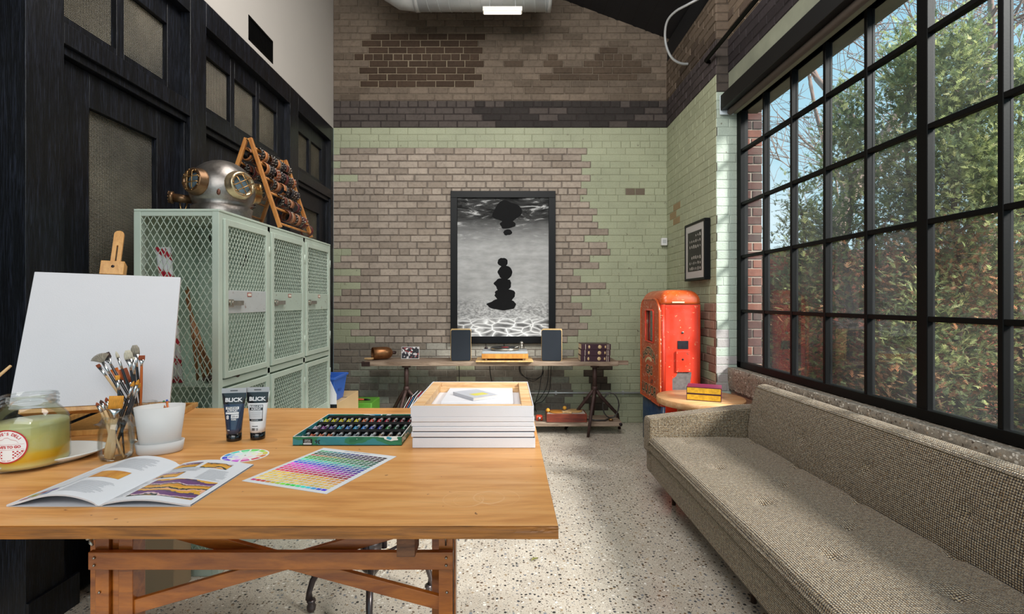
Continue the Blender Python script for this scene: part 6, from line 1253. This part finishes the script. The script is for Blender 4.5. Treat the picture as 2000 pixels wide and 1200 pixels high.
def side_word(s_, size, yc, zc, arcr=None, bold=.002):
    for m_, off, b in ((mcr, -.0208, bold+.004), (mbk, -.0214, bold)):
        wp_ = (lambda v: Vector((v.x, v.y-(v.x**2)/(2*arcr), 0))) if arcr else (lambda v: v)
        lettering(m_, s_, size, frame_matrix((sx_+off, yc, zc), (0, -1, 0), (0, 0, 1)), b, 1, wp_)
yc = (dy0+dy1)/2+.01
side_word('EASTSIDE', .098, yc, .895, .28); side_word('GAS', .115, yc-.01, .715); side_word('Y', .05, yc, .640, None, .001); side_word('LIQUOR', .125, yc, .530, None)
for k in range(7): a = -.8+k*.266; q = Vector((sx_-.0225, yc+.12*sin(a), .755+.07*cos(a))); mcr.bar(q, q+Vector((0, .034*cos(a), -.034*sin(a))), .003, .02)
Wp(mcr, 'lettering_outline', CRT, sd_, fix=False); Wp(mbk, 'lettering', BLT, sd_, fix=False)
fy = RY0_-.0045
def fr_(px, py): p = wpt(px, py, RY0_); return p.x, p.z
x, z = fr_(1333, 650); Wp(MB().smooth().cyl((x, fy+.001, z), (x, fy-.004, z), .012, .010, 16), 'keyhole_boss', plain('grey metal', '#8a8480', .4, .7)); Wp(MB().smooth().cyl((x, fy-.0041, z), (x, fy-.0046, z), .0055, n=12), 'keyhole', IRON)
x0, z0 = fr_(1323, 682); x1, z1 = fr_(1344, 666); Wp(MB().box((x0, fy-.003, z0), (x1, fy+.001, z1)), 'coin_plate', plain('dark scratched plate', '#3c3a40', .4, .6, var=.4, ns=40), bevel=.001)
x0, z0 = fr_(1319, 727); x1, z1 = fr_(1347, 686); dd_ = Wp(MB().box((x0, fy-.014, z0), (x1, fy+.001, z1)), 'small_door', REDP, bevel=.005); Wp(MB().smooth().cyl(((x0+x1)/2-.004, fy-.0142, (z0+z1)/2+.02), ((x0+x1)/2-.004, fy-.0152, (z0+z1)/2+.02), .009, n=14), 'keyhole', IRON, dd_)
x0, z0 = fr_(1313, 762); x1, z1 = fr_(1350, 727); mb = MB(); ps = [(x0, z0), (x1-.02, z0), (x1, z1-.03), (x1, z1), (x0+.05, z1), (x0+.03, z1-.04), (x0, z1-.06)]; mb.add([Vector((a, fy+.0012, b)) for a, b in ps], [tuple(range(7))]); Wp(mb, 'bare_patch', plain('bare scraped metal', '#7d7876', .5, .5, var=.4, ns=30), fix=False)
# ---------------------------------------------------------------- round side table and boxed books
ASH = wood('pale ash', '#e2b283', '#cf9560', (1, 7, 7), 4, .4); rt = thing('side_table', 'round pale wood side table at the far end of the sofa', 'table', (1.548, 4.06, 0))
MB().smooth().lathe([(.326, .548), (.335, .552), (.336, .594), (.333, .599), (.001, .6)], 64, cap=True).build('tabletop', ASH, rt)
for k in range(3): a = 2.4+k*2*pi/3; mb = MB().smooth(); mb.tube([(cos(a)*.16, sin(a)*.16, .547), (cos(a)*.22, sin(a)*.22, 0)], [.022, .014], 12); mb.build('leg', ASH, rt)
MB().smooth().cyl((0, 0, .528), (0, 0, .547), .20, n=32).build('apron', ASH, rt)
p1 = wpt(1324, 764, 1); GOLDC = plain('gold pattern cloth', '#d9a81f', .55, var=.35, ns=60); MAG = plain('magenta cloth', '#7d2448', .5, var=.15)
for k, nm in enumerate(('lower', 'upper')):
    t = thing('boxed_book', '%s of the two gold and magenta clothbound boxes on the side table' % nm, 'book', (1.548, 3.975, .6003+k*.0525), (0, 0, -.42+.01*k), 'clothbound boxes on the side table'); w_, d, h = .125, .092, .052
    MB().box((-w_, -d, .001), (w_, d, h-.001)).build('case', MAG, t, bevel=.002); MB().box((-w_+.004, -d-.0015, .005), (w_-.004, -d+.002, h-.006)).build('gold_front', GOLDC, t); mb = MB(); mb.box((-w_, -d-.002, 0), (-w_+.004, -d, h-.001)); mb.box((w_-.004, -d-.002, 0), (w_, -d, h-.001)); mb.box((-w_+.004, -d-.002, 0), (w_-.004, -d, .005)); mb.box((-w_+.004, -d-.002, h-.006), (w_-.004, -d, h-.001)); mb.build('dark_edge', plain('dark plum edge', '#3a1420', .5), t)
# ---------------------------------------------------------------- sofa
TW = N('brown ivory tweed'); uvn = TW.n('TexCoord'); dist = TW.n('TexNoise', Scale=30, Detail=2); TW.l(uvn.outputs['UV'], dist.inputs['Vector']); va = TW.n('VectorMath', operation='MULTIPLY_ADD'); TW.l(dist.outputs['Color'], va.inputs[0]); va.inputs[1].default_value = (.0022, .0022, 0); TW.l(uvn.outputs['UV'], va.inputs[2]); sp = TW.n('SeparateXYZ'); TW.l(va.outputs[0], sp.inputs[0])
PER = .0098
def tri(o, per, ph=0.0): return TW.math('SINE', TW.math('ADD', TW.math('MULTIPLY', o, 2*pi/per), ph))
a = TW.math('MULTIPLY', tri(sp.outputs[0], PER), .5); b = TW.math('MULTIPLY', tri(sp.outputs[1], PER*.9), .5); hgt_ = TW.math('ADD', TW.math('ADD', a, b), TW.math('MULTIPLY', TW.math('SUBTRACT', TW.noise(70, detail=3, kind='UV'), .5), 1.6))
ci = TW.ramp(TW.noise(190, (1, 1, 1), 2, kind='UV'), [(.38, '#8a6838'), (.48, '#b3a285'), (.62, '#cabda6')]); cd_ = TW.ramp(TW.noise(90, detail=2, kind='UV'), [(.4, '#29221e'), (.6, '#54402c')])
TW.base(TW.mix(TW.ramp(TW.math('ADD', TW.math('MULTIPLY', hgt_, .5), .5), [(.42, 0.0), (.72, 1.0)]), cd_, ci)); TW.set(.95, spec=.15, sheen=.2); TW.bump(hgt_, .8, .004); TW = TW.m
SY0, SY1 = 1.10, 3.52; sf = thing('sofa', 'long low armed sofa in brown and ivory tweed with button tufting, under the window', 'sofa', (1.40, (SY0+SY1)/2, 0))
def Ws(m, name, mat, parent=None, **k): return m.build(name, mat, parent or sf, world=True, **k)
SX0, SX1, SZ = .985, 1.72, .425
TUFT = [(1.20, 3.39), (1.635, 3.39), (1.42, 3.12), (1.20, 2.87), (1.64, 2.90), (1.42, 2.60), (1.20, 2.37), (1.64, 2.39), (1.42, 2.11), (1.20, 1.87), (1.65, 1.88), (1.43, 1.61), (1.20, 1.37), (1.65, 1.37)]
NX, NY = 70, 220
def seat_top(u, v):
    x = SX0+(SX1-SX0)*u; y = SY0+(SY1-SY0)*v; z = SZ
    ex = min(x-SX0, .0+SX1-x+.02); ey = min(y-SY0, SY1-y)
    for e, r in ((x-SX0, .035), (ey, .035)):
        if e < r: z -= .030*(1-math.sqrt(max(0, 1-(1-e/r)**2)))
    z += .006*sin(pi*u)*1.2
    for tx, ty in TUFT:
        d2 = (x-tx)**2+(y-ty)**2
        if d2 < .04: z -= .014*math.exp(-d2/.0022)+.010*math.exp(-d2/.00022)
    z += .004*noise.noise(Vector((x*5, y*5, 3))); xx = x-(.006*noise.noise(Vector((1, y*6, 1))) if u < .02 else 0)
    return Vector((xx, y, z))
mb = MB().smooth(); mb.grid(seat_top, NX, NY)
def rim(pts_, z): 
    vs = []
    for p in pts_: vs += [p, Vector((p.x, p.y, z))]
    mb.add(vs, [(2*i, 2*i+1, 2*i+3, 2*i+2) for i in range(len(pts_)-1)])
zb = .335
for pts_ in ([seat_top(0, j/NY) for j in range(NY+1)], [seat_top(1, j/NY) for j in range(NY+1)], [seat_top(i/NX, 0) for i in range(NX+1)], [seat_top(i/NX, 1) for i in range(NX+1)]): rim(pts_, zb)
mb.add([(SX0, SY0, zb), (SX1, SY0, zb), (SX1, SY1, zb), (SX0, SY1, zb)], [(0, 1, 2, 3)]); sc2 = Ws(mb, 'seat_cushion', TW, fix=False)
mb = MB().smooth(); mb.tube([seat_top(0, j/120)+Vector((-.003, 0, .001)) for j in range(121)], .0055, 7); mb.tube([seat_top(i/30, 1)+Vector((0, .002, .001)) for i in range(31)], .0055, 7); Ws(mb, 'piping', TW, sc2)
for tx, ty in TUFT: Ws(MB().smooth().ball((tx, ty, SZ-.020), (.011, .011, .004), 10, 6), 'button', TW, sc2)
Ws(MB().box((SX0+.012, SY0+.01, .165), (SX1+.10, SY1-.002, zb-.001)), 'frame_apron', TW, bevel=.018, seg=3)
# far arm, rising towards the back
def arm(y0, y1, nm):
    mb = MB(); P_ = [(.985, .30), (1.80, .30), (1.80, .632), (1.62, .622), (1.00, .545), (.985, .53)]
    mb.prism(P_, y0, y1, Matrix(((1, 0, 0, 0), (0, 0, 1, 0), (0, 1, 0, 0), (0, 0, 0, 1)))); return Ws(mb, nm, TW, bevel=.022, seg=3)
arm(SY1+.002, SY1+.145, 'armrest'); Ws(MB().box((1.0, SY1, .165), (1.78, SY1+.12, .31)), 'arm_base', TW, bevel=.015)
# leaning backrest with buttons
def bk(u, v, s_):
    y = SY0+.005+(SY1-.03-SY0)*u; x0, z0, x1, z1 = 1.665, .415, 1.722, .775; x = x0+(x1-x0)*v; z = z0+(z1-z0)*v; bul = .018*sin(pi*v)**.6*s_
    if s_ > 0:
        for ty in (3.35, 2.88, 2.36, 1.85, 1.34):
            d2 = (y-ty)**2+((v-.50)*.36)**2
            if d2 < .04: bul -= .010*math.exp(-d2/.0018)+.006*math.exp(-d2/.0002)
    return Vector((x-bul, y, z))
mb = MB().smooth(); mb.grid(lambda u, v: bk(u, v, 1), 200, 26); n1 = 200
thk = Vector((.125, 0, -.012))
mb.grid(lambda u, v: (lambda p: p+thk*v+Vector((0, 0, .026*sin(pi*v)**.7)))(bk(u, 1, 1)), 200, 8); mb.grid(lambda u, v: bk(u, v, 0)+thk, 60, 1)
for e in (0, 1): mb.grid(lambda u, v: bk(e, v, 1).lerp(bk(e, v, 0)+thk, u)+Vector((0, (.010 if e else -.010)*sin(pi*u)**.5, .026*sin(pi*u)**.7*(v > .99))), 6, 26)
mb.grid(lambda u, v: bk(u, 0, 0)+thk*v, 60, 1); bc2 = Ws(mb, 'backrest', TW, fix=False)
mb = MB().smooth(); mb.tube([bk(j/100, 1, 1)+Vector((-.001, 0, .001)) for j in range(101)], .005, 7); Ws(mb, 'piping', TW, bc2)
for ty in (3.35, 2.88, 2.36, 1.85, 1.34): p = bk((ty-SY0-.005)/(SY1-.03-SY0), .5, 1); Ws(MB().smooth().ball(p+Vector((-.001, 0, 0)), (.004, .011, .011), 10, 6), 'button', TW, bc2)
DW = wood('dark walnut', '#4a3224', '#2c1c14', (5, 5, 1), 5, .4)
for x, y in ((1.12, 3.40), (1.70, 3.40), (1.12, 2.3), (1.70, 2.3), (1.12, 1.2), (1.70, 1.2)): Ws(MB().smooth().cyl((x, y, 0), (x, y, .164), .013, .022, 12), 'leg', DW)

t = thing('dry_leaf', 'small curled green brown leaf lying on the pebbled floor right of the table', 'leaf', (.148, 2.68, .001), (0, 0, .9))
MB().smooth().grid(lambda u, v: Vector(((u-.5)*.06, (v-.5)*.022*sin(pi*min(.98, max(.04, u))), .003+.006*abs(v-.5)+.004*sin(u*5))), 10, 4).build('blade', plain('olive leaf', '#7c7a44', .6), t, fix=False)
